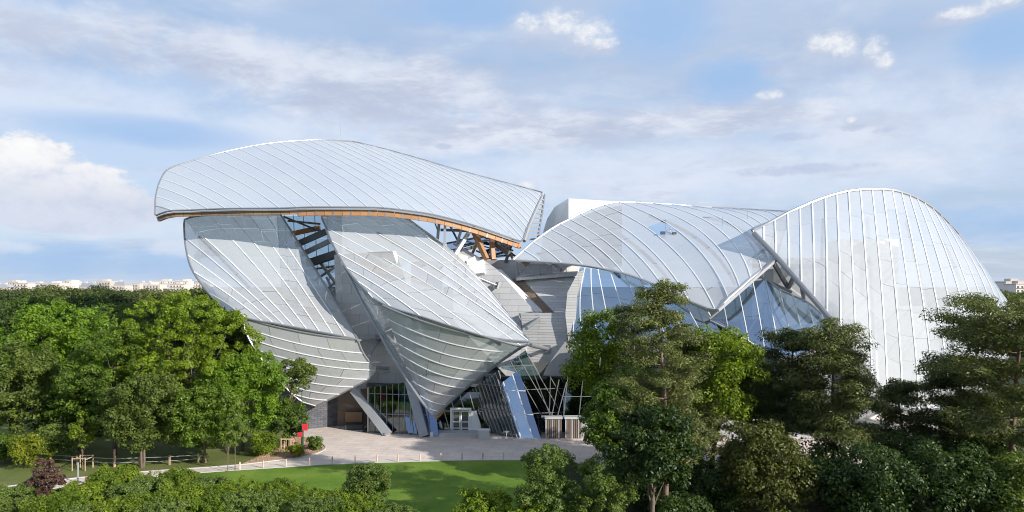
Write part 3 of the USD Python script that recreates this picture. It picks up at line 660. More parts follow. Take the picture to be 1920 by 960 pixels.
wall('stepped_roof', I5, [(974, 519), (1072, 511), (1092, 540), (1060, 588), (1042, 588)], 0.8, 'pale_concrete', 'sloping core roof laid in level courses of pale boards', (5.0, 0.62, 0.5))
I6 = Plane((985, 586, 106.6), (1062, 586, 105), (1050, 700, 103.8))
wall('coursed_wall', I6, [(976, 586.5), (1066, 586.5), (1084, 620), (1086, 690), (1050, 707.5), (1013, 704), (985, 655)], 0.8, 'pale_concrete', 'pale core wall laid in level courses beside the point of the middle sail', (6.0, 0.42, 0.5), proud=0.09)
I7 = Plane((1062, 540, 104.5), (1092, 520, 104.5), (1075, 660, 103.2))
wall('flared_pier', I7, [(1084, 510), (1096, 506), (1082, 555), (1079, 610), (1086, 660), (1096, 700), (1062, 700), (1066, 640), (1060, 590), (1064, 548)], 1.6, 'pale_concrete', 'flared pale pier holding up the left end of the low sail', (4.0, 0.42, 0.5))
solid('soffit', [(1013, 704, 103.4), (1055, 706, 102.6), (1120, 700, 101.5), (1060, 640, 103)], [(1013, 706, 108), (1055, 708, 108), (1120, 703, 108), (1060, 640, 108)], 'grey_panel')
# terrace with railings at the left end of the low sail
solid('terrace_slab', [(968, 521, 114.2), (1086, 512, 112.5), (1086, 517, 112.4), (968, 526, 114.1)], [(968, 515, 122), (1086, 508, 122), (1086, 511, 122), (968, 519, 122)], 'pale_concrete')
I8 = Plane((965, 500, 124), (1085, 500, 124), (1000, 520, 124))
wall('terrace_back_wall', I8, [(955, 489), (1090, 490), (1090, 515), (955, 522)], 0.6, 'white_concrete', None, (3.0, 1.2, 0.5))
rail = thing('railing', 'thin steel railing round the terrace under the low sail', parent=museum)
for a, b in (((968, 507, 114.4), (1014, 504, 113.6)), ((1014, 504, 113.6), (1062, 500, 112.9))):
    p, q = at(*a), at(*b)
    for h in (0, -.45, -.9): part(rail, 'rail_bar', bar(p + (0, 0, h), q + (0, 0, h), .05, .05), 'grey_steel')
    for t in np.linspace(0, 1, 5): part(rail, 'rail_post', bar(p + (q - p) * t + (0, 0, .03), p + (q - p) * t - (0, 0, 1.35), .06, .06), 'grey_steel')
part(museum, 'brown_funnel', trimesh.convex.convex_hull(np.array([at(975, 489, 112.5), at(998, 489, 112.3), at(986, 501, 112.6), at(975, 489, 115), at(998, 489, 115)])), 'brown_wall')
part(museum, 'roof_machine', boxm(at(1012, 504, 117), (4.2, 2, 1.6)), 'pale_steel')
# timber, struts and glass canopies below the right end of the great sail
frame = thing('roof_frame', 'tangle of timber props, steel struts and small glass canopies below the great sail', parent=museum)
for a, b, w, m in (((885, 426, 117), (912, 486, 115), .75, 'larch'), ((921, 440, 118), (925, 487, 117), .7, 'larch'), ((962, 447, 119), (948, 492, 118), .4, 'dark_steel'), ((867, 424, 116), (855, 462, 116), .42, 'grey_steel'),
                   ((884, 428, 116), (850, 482, 114), .55, 'pale_steel'), ((835, 411, 113), (833, 464, 113), .38, 'pale_steel'), ((824, 412, 116), (820, 452, 116), .45, 'grey_steel'), ((812, 408, 117), (822, 436, 117), .22, 'grey_steel'),
                   ((826, 431, 119), (884, 433, 119), .45, 'dark_steel'), ((836, 470, 118), (930, 446, 124), .4, 'dark_steel'), ((838, 456, 119), (905, 443, 126), .25, 'dark_steel'), ((860, 448, 120), (935, 470, 122), .22, 'dark_steel'),
                   ((900, 441, 124), (962, 470, 122), .28, 'dark_steel'), ((938, 462, 121), (975, 486, 119), .3, 'dark_steel'), ((905, 484, 119), (955, 470, 122), .35, 'dark_steel'), ((852, 474, 117), (905, 458, 121), .5, 'pale_steel'), ((930, 458, 121), (958, 478, 119), .75, 'brown_wall'), ((955, 450, 121), (975, 462, 119), .3, 'dark_steel'), ((893, 470, 122), (935, 490, 120), .25, 'dark_steel'), ((840, 416, 116), (868, 470, 118), .25, 'dark_steel'), ((905, 432, 118), (880, 488, 119), .35, 'larch'), ((936, 446, 119), (905, 490, 120), .3, 'dark_steel'), ((950, 452, 120), (962, 488, 119), .3, 'larch'), ((862, 430, 120), (955, 452, 124), .2, 'grey_steel'), ((858, 462, 121), (900, 452, 123), .2, 'grey_steel'), ((870, 486, 119), (960, 478, 121), .25, 'dark_steel')):
    part(frame, 'strut', bar(at(*a), at(*b), w, w), m)
for pts in ([(838, 456, 119), (905, 441, 127), (930, 446, 126), (838, 470, 118)], [(900, 470, 123), (940, 462, 126), (955, 480, 123), (905, 488, 121)], [(905, 441, 128), (950, 450, 128), (955, 466, 125), (905, 458, 125)]):
    pl = Plane(*pts[:3]); part(frame, 'canopy_pane', pl.slab(pl.poly([q[:2] for q in pts]), 0.0, .03), 'sky_pane')
pl = Plane((850, 485, 117), (905, 480, 116), (880, 505, 115))
for q in ([(862, 478), (878, 484), (868, 500), (856, 496)], [(876, 492), (892, 484), (893, 492), (878, 502)], [(880, 500), (908, 490), (910, 515), (884, 518)]): part(frame, 'white_hood', pl.slab(pl.poly(q), .6, .6), 'white_concrete')
# steel beams in the gap between the two left sails
gap = thing('gap_frame', 'heavy grey steel beams crossing the gap between the two left sails', parent=museum)
for a, b, w, m in (((555, 459, 121), (612, 434, 121), 1.0, 'dark_steel'), ((566, 477, 121), (618, 452, 121), .8, 'grey_steel'), ((578, 494, 120), (632, 476, 119), 1.3, 'dark_steel'), ((590, 526, 120), (632, 498, 120), .4, 'grey_steel'), ((600, 492, 120), (640, 545, 118), .4, 'grey_steel'),
                   ((586, 505, 122), (640, 497, 120), .3, 'larch_shade'), ((545, 439, 123), (600, 427, 123), .8, 'larch'), ((540, 414, 122), (600, 420, 121), .35, 'dark_steel'), ((532, 406, 124), (606, 436, 122), .3, 'dark_steel'), ((610, 545, 118), (640, 520, 118), .3, 'grey_steel'), ((612, 520, 121), (640, 580, 118), .3, 'grey_steel')):
    part(gap, 'steel_beam', bar(at(*a), at(*b), w, w), m)
# props with end plates tying the sails to the core
for a, b, r in (((668, 639, 99), (716, 634, 103.6), .2), ((692, 668, 99.6), (711, 634, 103.6), .22), ((703, 689, 99.5), (724, 690.5, 103.2), .26), ((886, 517, 109), (931, 535, 111), .26), ((987, 616, 95.5), (1011, 597, 106), .26), ((994, 647, 94.8), (1026, 654, 104.6), .30), ((640, 640, 103), (716, 640, 103.5), .14)):
    pr = thing('prop', None, parent=museum); p, q = at(*a), at(*b)
    part(pr, 'tube', tube([p, q], r, 10), 'grey_steel', smooth=40); d = unit(q - p)
    part(pr, 'end_plate', bar(q - d * .05, q + d * .25, 1.1, 1.1), 'grey_steel')
# ---- ground floor, left of the entrance
S1 = Plane((565, 806, 103.2), (632, 799, 106), (600, 740, 104.4))
g0 = lambda x: 535 + EYE * FPX / S1.p(x, 800)[1]
wall('stone_wall', S1, [(520, 745), (632, 722), (633, 799.5), (600, 803), (560, 807.5), (520, 811)], 0.6, 'dark_stone', 'dark stone wall at the left end of the ground floor', (0.9, 0.3, 0.5), proud=0.05)
S2 = Plane((632, 799, 106.0), (690, 797, 106.6), (660, 740, 106.3))
wall('recess_wall', S2, [(632, 722), (694, 722), (694, 800), (632, 800)], 0.5, 'brown_wall', 'brown panelled wall in the recess beside the glazing', (1.5, 2.6, 0), proud=0.05)
part(museum, 'ticket_counter', rounded(at(665, 806, 103.4) + (0, 0, .25), (2.7, .8, 1.0), .04), 'interior_dark', 'dark counter in the recess')
part(museum, 'screen', boxm(at(663, 782, 105.4), (2.6, .12, 1.5)), 'larch_shade', 'dim orange screen on the recess wall')
G1 = Plane((692, 811, 101.4), (830, 817, 99.2), (760, 720, 100.4))
glazing('ground_glazing', G1, [(692, 727), (745, 719), (770, 716), (806, 800), (812, 817.5), (692, 812)], 0.92, 2.9, 0.0, 'dark_pane', 'grey_steel', 'dark glazing of the ground floor left of the entrance', 0.08)
G2 = Plane((748, 814, 100.1), (775, 815, 99.8), (745, 720, 101.2))
glazing('blue_glazing', G2, [(745, 728), (762, 722), (783, 816), (766, 816)], 1.4, 2.9, -0.2, 'blue_pane', 'grey_steel', 'narrow leaning strip of blue glazing', 0.08)
G3 = Plane((790, 816, 98.9), (832, 818, 98.2), (790, 720, 100.8))
glazing('blue_glazing', G3, [(774, 716), (800, 735), (818, 777), (822, 817), (793, 817)], 1.7, 2.9, -0.22, 'blue_pane', 'grey_steel', 'blue leaning glazing right of the slanted column', 0.08)
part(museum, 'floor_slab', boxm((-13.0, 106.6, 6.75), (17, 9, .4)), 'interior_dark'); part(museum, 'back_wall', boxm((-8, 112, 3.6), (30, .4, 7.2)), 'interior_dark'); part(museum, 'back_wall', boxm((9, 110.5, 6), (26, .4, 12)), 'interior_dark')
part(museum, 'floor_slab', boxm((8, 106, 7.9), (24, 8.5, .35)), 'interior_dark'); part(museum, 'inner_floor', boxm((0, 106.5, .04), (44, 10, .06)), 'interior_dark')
beam('slanted_column', (768, 714, 100.6), (796, 818, 98.4), 1.3, 1.1, 'grey_steel', 'broad slanted grey column in front of the blue glazing', up=(0, 1, 0))
beam('diagonal_strut', (664, 731, 102.8), (728, 815, 99.4), 1.15, .9, 'pale_steel', 'diagonal grey strut left of the glazing', up=(0, 1, 0))
beam('post', (691.5, 727, 101.8), (691.5, 811, 101.6), .42, .42, 'pale_steel', 'upright pale post at the edge of the glazing', up=(0, 1, 0))
beam('tip_block', (818, 782, 96.2), (832, 768, 98.6), .5, .35, 'larch', 'short timber block at the low tip of the middle sail')
# ---- entrance doors
dr = thing('entrance_door', 'white framed glazed double door under the middle sail', parent=museum)
DP = Plane((848, 811, 101.2), (898, 811, 101.0), (860, 770, 101.2))
dx0, dy0 = DP.uv(848, 812); dx1, dy1 = DP.uv(880, 769); w = (dx1 - dx0) / 2
for k in range(2):
    lf = sbox(dx0 + k * w + .04, dy0 + .05, dx0 + (k + 1) * w - .04, dy1 - .1)
    part(dr, 'frame', DP.slab(lf.difference(lf.buffer(-.13)), .1, 0), 'white_metal'); part(dr, 'pane', DP.slab(lf.buffer(-.13), .03, 0), 'dark_pane')
    for t in (.2, .47): part(dr, 'rail', DP.slab(sbox(dx0 + k * w + .17, dy0 + t * (dy1 - dy0), dx0 + (k + 1) * w - .17, dy0 + t * (dy1 - dy0) + .14), .08, 0), 'white_metal')
    part(dr, 'handle', DP.slab(sbox(dx0 + w + (-.22 if k == 0 else .16), dy0 + .9, dx0 + w + (-.16 if k == 0 else .22), dy0 + 1.9), .16, -.1), 'pale_steel')
part(dr, 'surround', DP.slab(sbox(dx0 - .3, dy0, dx1 + .3, dy1 + .35).difference(sbox(dx0, dy0 - 1, dx1, dy1)), .25, .1), 'white_metal')
part(museum, 'door_leaf', join([DP.slab(DP.poly([(882, 770), (893, 770), (906, 810), (884, 811)]), .1, 0)]), 'white_metal', 'pale leaning panel right of the entrance door')
glazing('entrance_glazing', Plane((830, 812, 101.0), (930, 813, 100.4), (850, 730, 101.4)), [(826, 770), (870, 735), (900, 735), (935, 813), (902, 812), (900, 768), (846, 768), (846, 812), (826, 812)], 1.5, 3.2, -0.3, 'dark_pane', 'pale_steel', 'dark glazing around the entrance door', .09)
# ---- leaning glass wall right of the entrance, in three facets
L1 = Plane((930, 815, 99.6), (968, 821, 97.9), (930, 720, 99.6))
glazing('leaning_glazing', L1, [(868, 742), (938, 692), (940, 720), (974, 821), (966, 821), (930, 814)], 0.62, 3.6, -0.40, 'dark_pane', 'grey_steel', 'close set leaning bars of the glass wall right of the doors', .085, .2)
L2 = Plane((968, 821, 97.8), (1014, 823, 97.2), (965, 690, 99.6))
glazing('leaning_glazing', L2, [(936, 722), (966, 698), (975, 700), (1014, 822.5), (974, 821.5)], 1.7, 3.3, -0.36, ['sky_pane', 'sky_pane', 'blue_pane'], 'white_metal', 'bright blue leaning panes standing on the plaza', .10, .16)
L3 = Plane((966, 700, 99.5), (1020, 700, 100.4), (1020, 820, 99.0))
glazing('leaning_glazing', L3, [(938, 690), (985, 657), (1013, 704), (1056, 709), (1062, 782), (1024, 784), (1012, 820), (974, 700)], 1.5, 3.4, -0.55, 'dark_pane', 'bar_steel', 'dark leaning glazing right of the bright blue panes', .09)
for a, b in (((990, 672, 98.9), (1032, 780, 98.5)), ((1032, 710, 99.4), (1030, 782, 98.4)), ((1048, 712, 99.4), (1034, 782, 98.4)), ((1062, 716, 99.4), (1044, 784, 98.4))):
    beam('fan_bar', a, b, .10, .10, 'bar_steel')
beam('canopy_beam', (1015, 781, 98.2), (1110, 783, 97.8), .3, .3, 'grey_steel')
# ---- long base behind the trees
B1 = Plane((1060, 820, 98.2), (1600, 822, 97.2), (1300, 700, 99.5))
glazing('base_glazing', B1, [(1056, 700), (1096, 642), (1300, 655), (1440, 668), (1520, 720), (1520, 786), (1056, 786)], 2.2, 3.2, 0.12, 'dark_pane', 'bar_steel', 'dark glazing of the long base behind the pines', .12)
wall('base_wall', Plane((1060, 815, 98.0), (1800, 823, 97), (1300, 780, 98)), [(1088, 783), (1760, 790), (1760, 824), (1088, 822)], 0.8, 'grey_panel', 'low grey base wall behind the pines', (3.2, 1.3, .5))
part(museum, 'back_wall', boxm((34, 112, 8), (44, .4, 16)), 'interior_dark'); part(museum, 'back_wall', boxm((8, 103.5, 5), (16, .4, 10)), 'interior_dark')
# white blocks of the core standing inside the dome and the sails
for c, s in (((58, 115, 14), (9, 6, 30)), ((47, 116, 14), (12, 5, 24)), ((66, 116, 9), (8, 5, 18))): part(museum, 'inner_block', rounded(c, s, .15), 'white_concrete')
part(museum, 'inner_block', rounded((44, 107, 9), (9, 4, 30), .15), 'white_concrete')
for a, b, w in (((1450, 492, 101), (1478, 540, 101.5), .5), ((1490, 516, 99.5), (1478, 540, 101.5), .45), ((1503, 540, 98.5), (1508, 566, 99.5), .4), ((1424, 520, 101), (1484, 548, 101), .4), ((1405, 620, 100), (1440, 560, 102), .2), ((1425, 620, 100), (1470, 560, 102), .2), ((1470, 620, 100), (1440, 560, 102), .2)): beam('dome_strut', a, b, w, w, 'grey_steel' if w > .3 else 'pale_steel')
beam('rim_arm', (1346, 582, 92), (1454, 488, 100), .38, .4, 'pale_steel', 'pale arm along the lower right rim of the low sail')
e0 = D(np.linspace(0, 7, 22), 1.0); part(museum, 'dome_edge_beam', tube(e0 + np.array([0, .1, 0]), .38, 8), 'grey_steel', 'grey steel beam slanting along the left edge of the dome')
# opened panel on the low sail with the tools left in it
for k, (dx, dy, dz, w) in enumerate(((-.9, 0, .2, .5), (.1, .3, .5, .4), (.9, -.2, .1, .45), (.4, .2, .9, .25))):
    part(museum, 'roof_gear', rounded(C(9.5, .44) + (dx, dy, dz), (w * 1.6, w, w), .06), 'pale_steel' if k % 2 else 'dark_steel')
part(museum, 'roof_rod', tube([C(9.6, .4), C(9.6, .4) + (0, 0, 1.7)], .04, 6), 'grey_steel')
for i, v in ((12.5, .5), (14.5, .45)): part(museum, 'roof_rod', tube([C(i, v), C(i, v) + (0, 0, 1.3)], .035, 6), 'grey_steel')
for px, py, Y, w, h in ((800, 520, 110, 5.0, 5.0), (1640, 505, 106.5, 3.2, 8.5), (1640, 462, 107.5, 7.5, 2.2)):
    part(museum, 'inner_block', rounded(at(px, py, Y) + (0, .8, 0), (w, 1.4, h), .1), 'white_concrete')
# ------------------------------------------------------------------ trees, shrubs
def leaves(rng, centers, radii, n_each, size, flat=0.75, up=0.45, droop=0.0, narrow=0.62, shell=0.55):
    """Leaf faces, folded along the middle, gathered round clump centres."""
    centers = np.asarray(centers, float); radii = np.broadcast_to(radii, len(centers)); n_each = np.broadcast_to(n_each, len(centers)).astype(int)
    idx = np.repeat(np.arange(len(centers)), n_each); n = len(idx)
    d = rng.normal(size=(n, 3)); d /= np.linalg.norm(d, axis=1)[:, None]
    r = shell + (1 - shell) * rng.random(n) ** 0.7
    p = centers[idx] + d * (r * radii[idx])[:, None] * np.array([1, 1, flat])
    nrm = d * 0.9 + rng.normal(0, .42, (n, 3)) + np.array([0, 0, up]); nrm /= np.linalg.norm(nrm, axis=1)[:, None]
    a = np.cross(nrm, rng.normal(size=(n, 3))); a /= np.linalg.norm(a, axis=1)[:, None]; a[:, 2] -= droop; a /= np.linalg.norm(a, axis=1)[:, None]
    b = np.cross(nrm, a); s = size * rng.uniform(.6, 1.3, n)[:, None]
    v = np.stack([p - a * s * .5, p + b * s * narrow * .5 + nrm * s * .1, p + a * s * .5, p - b * s * narrow * .5 + nrm * s * .1], 1).reshape(-1, 3)
    k = np.arange(n)[:, None] * 4; f = np.concatenate([k + [0, 2, 1], k + [0, 3, 2]])
    return v, f


def limb(rng, a, b, r0, r1, bend=0.08, n=6):
    a, b = np.asarray(a, float), np.asarray(b, float); t = np.linspace(0, 1, n)[:, None]; L = np.linalg.norm(b - a)
    w = np.cumsum(rng.normal(0, bend * L / n, (n, 3)), 0); w -= t * w[-1]; w[0] = 0
    return tube(a + (b - a) * t + w + np.array([0, 0, 1]) * (t * (1 - t)) * L * .12, np.linspace(r0, r1, n), 6)


def broadleaf(name, H, R, base, seed, mat, leaf=.42, clumps=190, per=95, lobes=13, top_heavy=.5, trunk_r=None, bark='bark', spread=1.0, cr=(.9, 1.5), lean=(0, 0), stems=1, squash=1.0, gapy=.0, parent=None, lob=(.34, .52)):
    """trunk with limbs, and a crown of leaf clumps on several lobes; returns the meshes."""
    rng = np.random.default_rng(seed); cz = (H + base) / 2; hz = (H - base) / 2
    L = []
    for k in range(lobes):
        a = k * 2.399 + rng.uniform(-.4, .4); zz = -0.75 + 1.55 * (k + .5) / lobes; zz = np.clip(zz + rng.uniform(-.12, .12), -.8, .8)
        rad = math.sqrt(max(.05, 1 - zz * zz)) * R * rng.uniform(.42, .66) * (1.0 if zz > -.4 else spread)
        L.append((np.array([math.cos(a) * rad + lean[0] * (zz + 1) / 2, math.sin(a) * rad * squash + lean[1] * (zz + 1) / 2, cz + zz * hz * .72]), R * rng.uniform(*lob)))
    L.append((np.array([lean[0] * .8, lean[1] * .8, H - R * .42]), R * .42))
    cs, rs = [], []
    while len(cs) < clumps:
        c, r = L[rng.integers(len(L))]; d = rng.normal(size=3); d /= np.linalg.norm(d); d[2] = abs(d[2]) * (1 if rng.random() < .72 else -1)
        p = c + d * r * rng.uniform(.75, 1.08) * np.array([1, 1, .85])
        if p[2] < base - .3 or p[2] > H - .2: continue
        inside = sum(np.linalg.norm((p - c2) / r2) < .72 for c2, r2 in L)
        if inside > 0 and rng.random() < .8: continue
        if gapy and meshkit.noise(p * .35, seed) < gapy: continue
        cs.append(p); rs.append(rng.uniform(*cr) * leaf / .42)
    rs = np.array(rs); crown = leaves(rng, cs, rs, np.maximum(12, per * (rs / rs.mean()) ** 2), leaf)
    tr = trunk_r or H * .017; wood = []
    for sN in range(stems):
        o = np.array([rng.normal(0, .25), rng.normal(0, .25), 0]) * (stems > 1)
        topc = np.array([lean[0] * .7, lean[1] * .7, base + (H - base) * .62]) + o * 3
        wood.append(limb(rng, o + (0, 0, -.2), topc, tr * 1.15 / math.sqrt(stems), tr * .3, .05, 9))
        for c, r in L[sN::stems]:
            f = rng.uniform(.25, .7); st = o + (topc - o) * f
            wood.append(limb(rng, st, c + (0, 0, -r * .15), tr * .42 * (1 - f * .5), tr * .08, .1))
    return join(wood), crown


def tree(name, label, cat, meshes, mat, loc, rz=0, sc=1, bark='bark', group=None, part_name='crown'):
    t = thing(name, label, cat, loc, rz, sc, group)
    part(t, 'trunk', meshes[0], bark, smooth=True); part(t, part_name, meshes[1], mat); return t


def pine(H, seed, whorls=11, reach=6.0, base=.35, pad=1.25, needles=150, nl=.42, lean=(0, 0), droop=.0, taper=.55, side=None, tr=.32, tip=True, boughs=(4, 7)):
    """A pine: bare trunk, whorls of boughs, each carrying flat pads of needle tufts with air between them."""
    rng = np.random.default_rng(seed); wood = []; cs, rs = [], []
    topp = np.array([lean[0], lean[1], H]); tz = np.linspace(0, 1, 10)[:, None]
    spine = topp * tz + np.array([math.sin(seed), math.cos(seed), 0]) * .35 * np.sin(tz * 5)
    wood.append(tube(spine, np.linspace(tr, tr * .18, 10), 8))
    for k in range(whorls):
        q0 = base + (1 - base) * (k + .3) / whorls
        nb = rng.integers(*boughs); a0 = rng.uniform(0, 6.3)
        for b in range(nb):
            q = min(.985, q0 + rng.uniform(-.55, .55) * (1 - base) / whorls)
            c0 = np.array([np.interp(q, tz[:, 0], spine[:, i]) for i in range(3)])
            rmax = reach * (1 - taper * ((max(q, base) - base) / (1 - base)) ** 1.4) * rng.uniform(.6, 1.15)
            a = a0 + b * 6.283 / nb + rng.uniform(-.4, .4)
            if side is not None and rng.random() < .45 and math.cos(a - side) < 0: continue
            L = rmax * rng.uniform(.6, 1.05); e = c0 + np.array([math.cos(a) * L, math.sin(a) * L, L * rng.uniform(.02, .28) - droop * L])
            wood.append(limb(rng, c0, e, tr * .32 * (1.15 - q), .03, .10, 6))
            m = max(2, int(L * 1.15))
            for t in np.linspace(.42, 1.0, m):
                p = c0 + (e - c0) * t; pr = pad * rng.uniform(.65, 1.15) * (.75 + .35 * t)
                cs.append(p + np.array([rng.normal(0, .35), rng.normal(0, .35), .15 + .12 * L * t * (1 - t)])); rs.append(pr)
                if rng.random() < .55:
                    sd = np.array([-math.sin(a), math.cos(a), 0]) * rng.choice([-1, 1]) * pr * rng.uniform(.7, 1.2); cs.append(p + sd + (0, 0, rng.uniform(-.1, .25))); rs.append(pr * .8)
    if tip:
        for k in range(5): cs.append(topp + rng.normal(0, .5, 3) * (1, 1, .5)); rs.append(pad * .7)
    rs = np.array(rs)
    crown = leaves(rng, cs, rs, needles * (rs / rs.mean()) ** 2, nl, flat=.55, up=.7, narrow=.30, shell=.3)
    return join(wood), crown


def gz(px, Y): return ((px - 960) * Y / FPX, Y, 0.0)


# -- big trees on the left of the museum
big = [
    ('chestnut_tree', 'tall bright green tree, second from the left edge, rising to a pointed crown', 103, 100, 19.7, 7.8, 'leaf_fresh', 21, .42, {}),
    ('lime_tree', 'very large round yellow green tree touching the left glass sail', 352, 92, 20.9, 9.4, 'leaf_lime', 22, .32, {'lobes': 21, 'clumps': 470, 'per': 78, 'lob': (.30, .46)}),
    ('maple_tree', 'mid green tree with a dark hollow between the pointed and the large round tree', 215, 88, 16.8, 6.4, 'leaf_mid', 23, .30, {}),
    ('ash_tree', 'dull green leafy tree cut by the left edge of the picture', 22, 88, 14.6, 5.8, 'leaf_dull', 24, .34, {}),
    ('maple_tree', 'fresh green tree between the large round tree and the museum', 455, 90, 13.0, 5.6, 'leaf_fresh', 25, .30, {}),
    ('ash_tree', 'soft grey green tree with pale trunks before the large round tree', 268, 82, 11.2, 4.6, 'leaf_dull', 26, .30, {'stems': 2}),
    ('maple_tree', 'deep green tree filling the shade under the pointed tree', 148, 90, 10.5, 4.8, 'leaf_mid', 27, .32, {}),
    ('ash_tree', 'bushy green tree left of the thin staked saplings', 385, 84, 9.5, 4.4, 'leaf_mid', 28, .30, {}),
    ('lime_tree', 'small dark green tree right beside the lamp post on the planting bed', 540, 91, 6.6, 2.6, 'leaf_mid', 29, .26, {'clumps': 120}),
]
for nm, lab, px, Y, H, R, m, sd, lf, kw in big:
    args = dict(clumps=350, per=70, lobes=17, cr=(.6, 1.2)); args.update(kw)
    tree(nm, lab, 'tree', broadleaf(nm, H, R, H * .12, sd, m, leaf=lf, **args), m, gz(px, Y))
tree('strawberry_tree', 'small open tree with a leaning trunk in front of the left glass sail', 'tree', broadleaf('s', 11.6, 3.3, 7.0, 41, 'leaf_mid', leaf=.26, clumps=95, per=75, lobes=7, lean=(2.2, 0), gapy=.36, trunk_r=.22, cr=(.6, 1.0)), 'leaf_dull', gz(531, 93))
# -- darker trees standing behind them
rng = np.random.default_rng(77)
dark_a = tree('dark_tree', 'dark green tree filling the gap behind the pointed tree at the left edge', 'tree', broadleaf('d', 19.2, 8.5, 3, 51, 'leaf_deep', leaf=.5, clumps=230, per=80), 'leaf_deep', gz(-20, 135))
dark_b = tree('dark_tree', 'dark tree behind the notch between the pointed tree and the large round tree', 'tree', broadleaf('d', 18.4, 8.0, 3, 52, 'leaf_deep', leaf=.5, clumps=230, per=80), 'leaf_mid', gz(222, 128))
for k, (px, Y, src) in enumerate(((70, 150, dark_b), (150, 160, dark_a), (310, 150, dark_a), (395, 145, dark_b), (450, 150, dark_a))):
    copy_of(src, 'dark_tree', ['dark green tree standing behind the pointed tree, its crown just under the skyline', 'broad dark tree in the second row, right behind the pointed tree', 'dark tree peeping over the left shoulder of the large round tree',
                               'dark tree just left of the rim of the left glass sail', 'dark tree half hidden by the rim of the left glass sail'][k], 'tree', gz(px, Y), 70 * k + 30, rng.uniform(.95, 1.08))
# -- the distant wood below the skyline
far_a = tree('wood_tree', 'rounded dark green crown in the distant wood below the skyline', 'tree', broadleaf('w', 19, 8.5, 4, 61, 'leaf_deep', leaf=.9, clumps=130, per=42), 'leaf_wood', gz(30, 190), group='trees of the distant wood')
far_b = tree('wood_tree', 'rounded dark green crown in the distant wood below the skyline', 'tree', broadleaf('w', 18, 8.0, 4, 62, 'leaf_deep', leaf=.9, clumps=130, per=42), 'leaf_dull', gz(110, 185), group='trees of the distant wood')
n = 0
for row, Y in enumerate((180, 205, 235, 270, 310)):
    step = 12.5
    for X in np.arange(-Y * .80, -Y * .36, step):
        px = 960 + X * FPX / Y
        if -40 < px < 470:
            n += 1; copy_of(far_a if n % 2 else far_b, 'wood_tree', 'rounded dark green crown in the distant wood below the skyline', 'tree', (X + rng.uniform(-3, 3), Y + rng.uniform(-8, 8), 0), rng.uniform(0, 360), rng.uniform(.76, 1.10), 'trees of the distant wood')
for X, Y in ((134, 178), (142, 186), (148, 176), (150, 200), (166, 215), (158, 225), (172, 232)):
    copy_of(far_a if X % 4 else far_b, 'wood_tree', 'dark crown of the distant wood seen right of the dome', 'tree', (X, Y, 0), X * 7 % 360, .98, 'trees right of the dome')
# -- far woodland as one mass
mass = broadleaf('m', 18, 9, 4, 63, 'leaf_deep', leaf=1.6, clumps=70, per=20)
pi = UsdGeom.PointInstancer.Define(stage, '/World/far_woodland'); tag(pi, 'far dark woodland reaching back to the city', 'woodland', kind='stuff')
pm = usdkit.mesh(stage, '/World/far_woodland/crown', mass[1], MAT['leaf_wood']); pi.CreatePrototypesRel().SetTargets([pm.GetPath()])
pos = []
while len(pos) < 900:
    Y = rng.uniform(330, 1100); X = rng.uniform(-.86, .86) * Y
    if X < -.3 * Y or X > .62 * Y: pos.append((X, Y, rng.uniform(-7, -1.5)))
pi.CreatePositionsAttr([Gf.Vec3f(*p) for p in pos]); pi.CreateProtoIndicesAttr([0] * len(pos))
pi.CreateOrientationsAttr([Gf.Quath(*(lambda a: (math.cos(a), 0, 0, math.sin(a)))(rng.uniform(0, 3.1))) for _ in pos])
# -- pines and broadleaf trees on the right, in front of the museum
def px_tree(nm, lab, meshes, m, px, Y, bark='bark', cat='tree', rz=0): return tree(nm, lab, cat, meshes, m, gz(px, Y), rz, bark=bark)
px_tree('pine_tree', 'tallest pine, its layered tip standing before the low glass sail', pine(21.6, 71, 14, 4.5, .28, 1.0, 110, .32, taper=.66, tr=.30), 'needle_light', 1243, 61, 'pine_bark')
px_tree('pine_tree', 'lower dark pine with drooping pads just left of the tallest pine', pine(18.6, 72, 12, 4.6, .22, 1.1, 115, .36, taper=.6, tr=.28, droop=.06), 'needle', 1190, 82, 'pine_bark')
px_tree('pine_tree', 'broad pine with a bare pinkish trunk in front of the dome', pine(17.4, 73, 10, 5.2, .34, 1.35, 150, .36, lean=(-.4, 0), taper=.35, tr=.30, droop=.10), 'needle_light', 1566, 70, 'pine_bark')
px_tree('pine_tree', 'rounded dull green pine just left of the pine with the pinkish trunk', pine(16.4, 74, 9, 3.6, .34, 1.25, 150, .36, taper=.35, tr=.26), 'needle', 1480, 74, 'pine_bark')
px_tree('pine_tree', 'large pine cut by the right edge, with a flat top shelf of needles', pine(19.6, 75, 11, 7.6, .36, 1.5, 170, .36, taper=.18, tr=.40, side=3.4), 'needle_light', 1905, 64, 'pine_bark')
px_tree('pine_tree', 'dark pine between the dome foot and the right edge pine', pine(13.8, 76, 9, 4.6, .22, 1.3, 150, .36, taper=.45, tr=.30), 'needle', 1800, 70, 'pine_bark')
px_tree('pine_tree', 'low dark pine under the foot of the dome', pine(11.0, 77, 8, 4.2, .2, 1.2, 130, .36, taper=.5, tr=.25), 'needle', 1690, 74, 'pine_bark')
px_tree('oak_tree', 'bright green tree with a leaning dark trunk right of the tallest pine', broadleaf('o', 18.2, 5.0, 6.0, 81, 'leaf_bright', leaf=.34, clumps=230, per=80, lobes=13, lean=(1.2, 0), trunk_r=.26, gapy=.30), 'leaf_bright', 1335, 74)
px_tree('oak_tree', 'open green tree left of the pines, reaching over the grey core wall', broadleaf('o', 18.4, 5.0, 5.0, 82, 'leaf_bright', leaf=.36, clumps=190, per=80, lobes=12, lean=(-.6, 0), trunk_r=.22, gapy=.38), 'leaf_bright', 1133, 87)
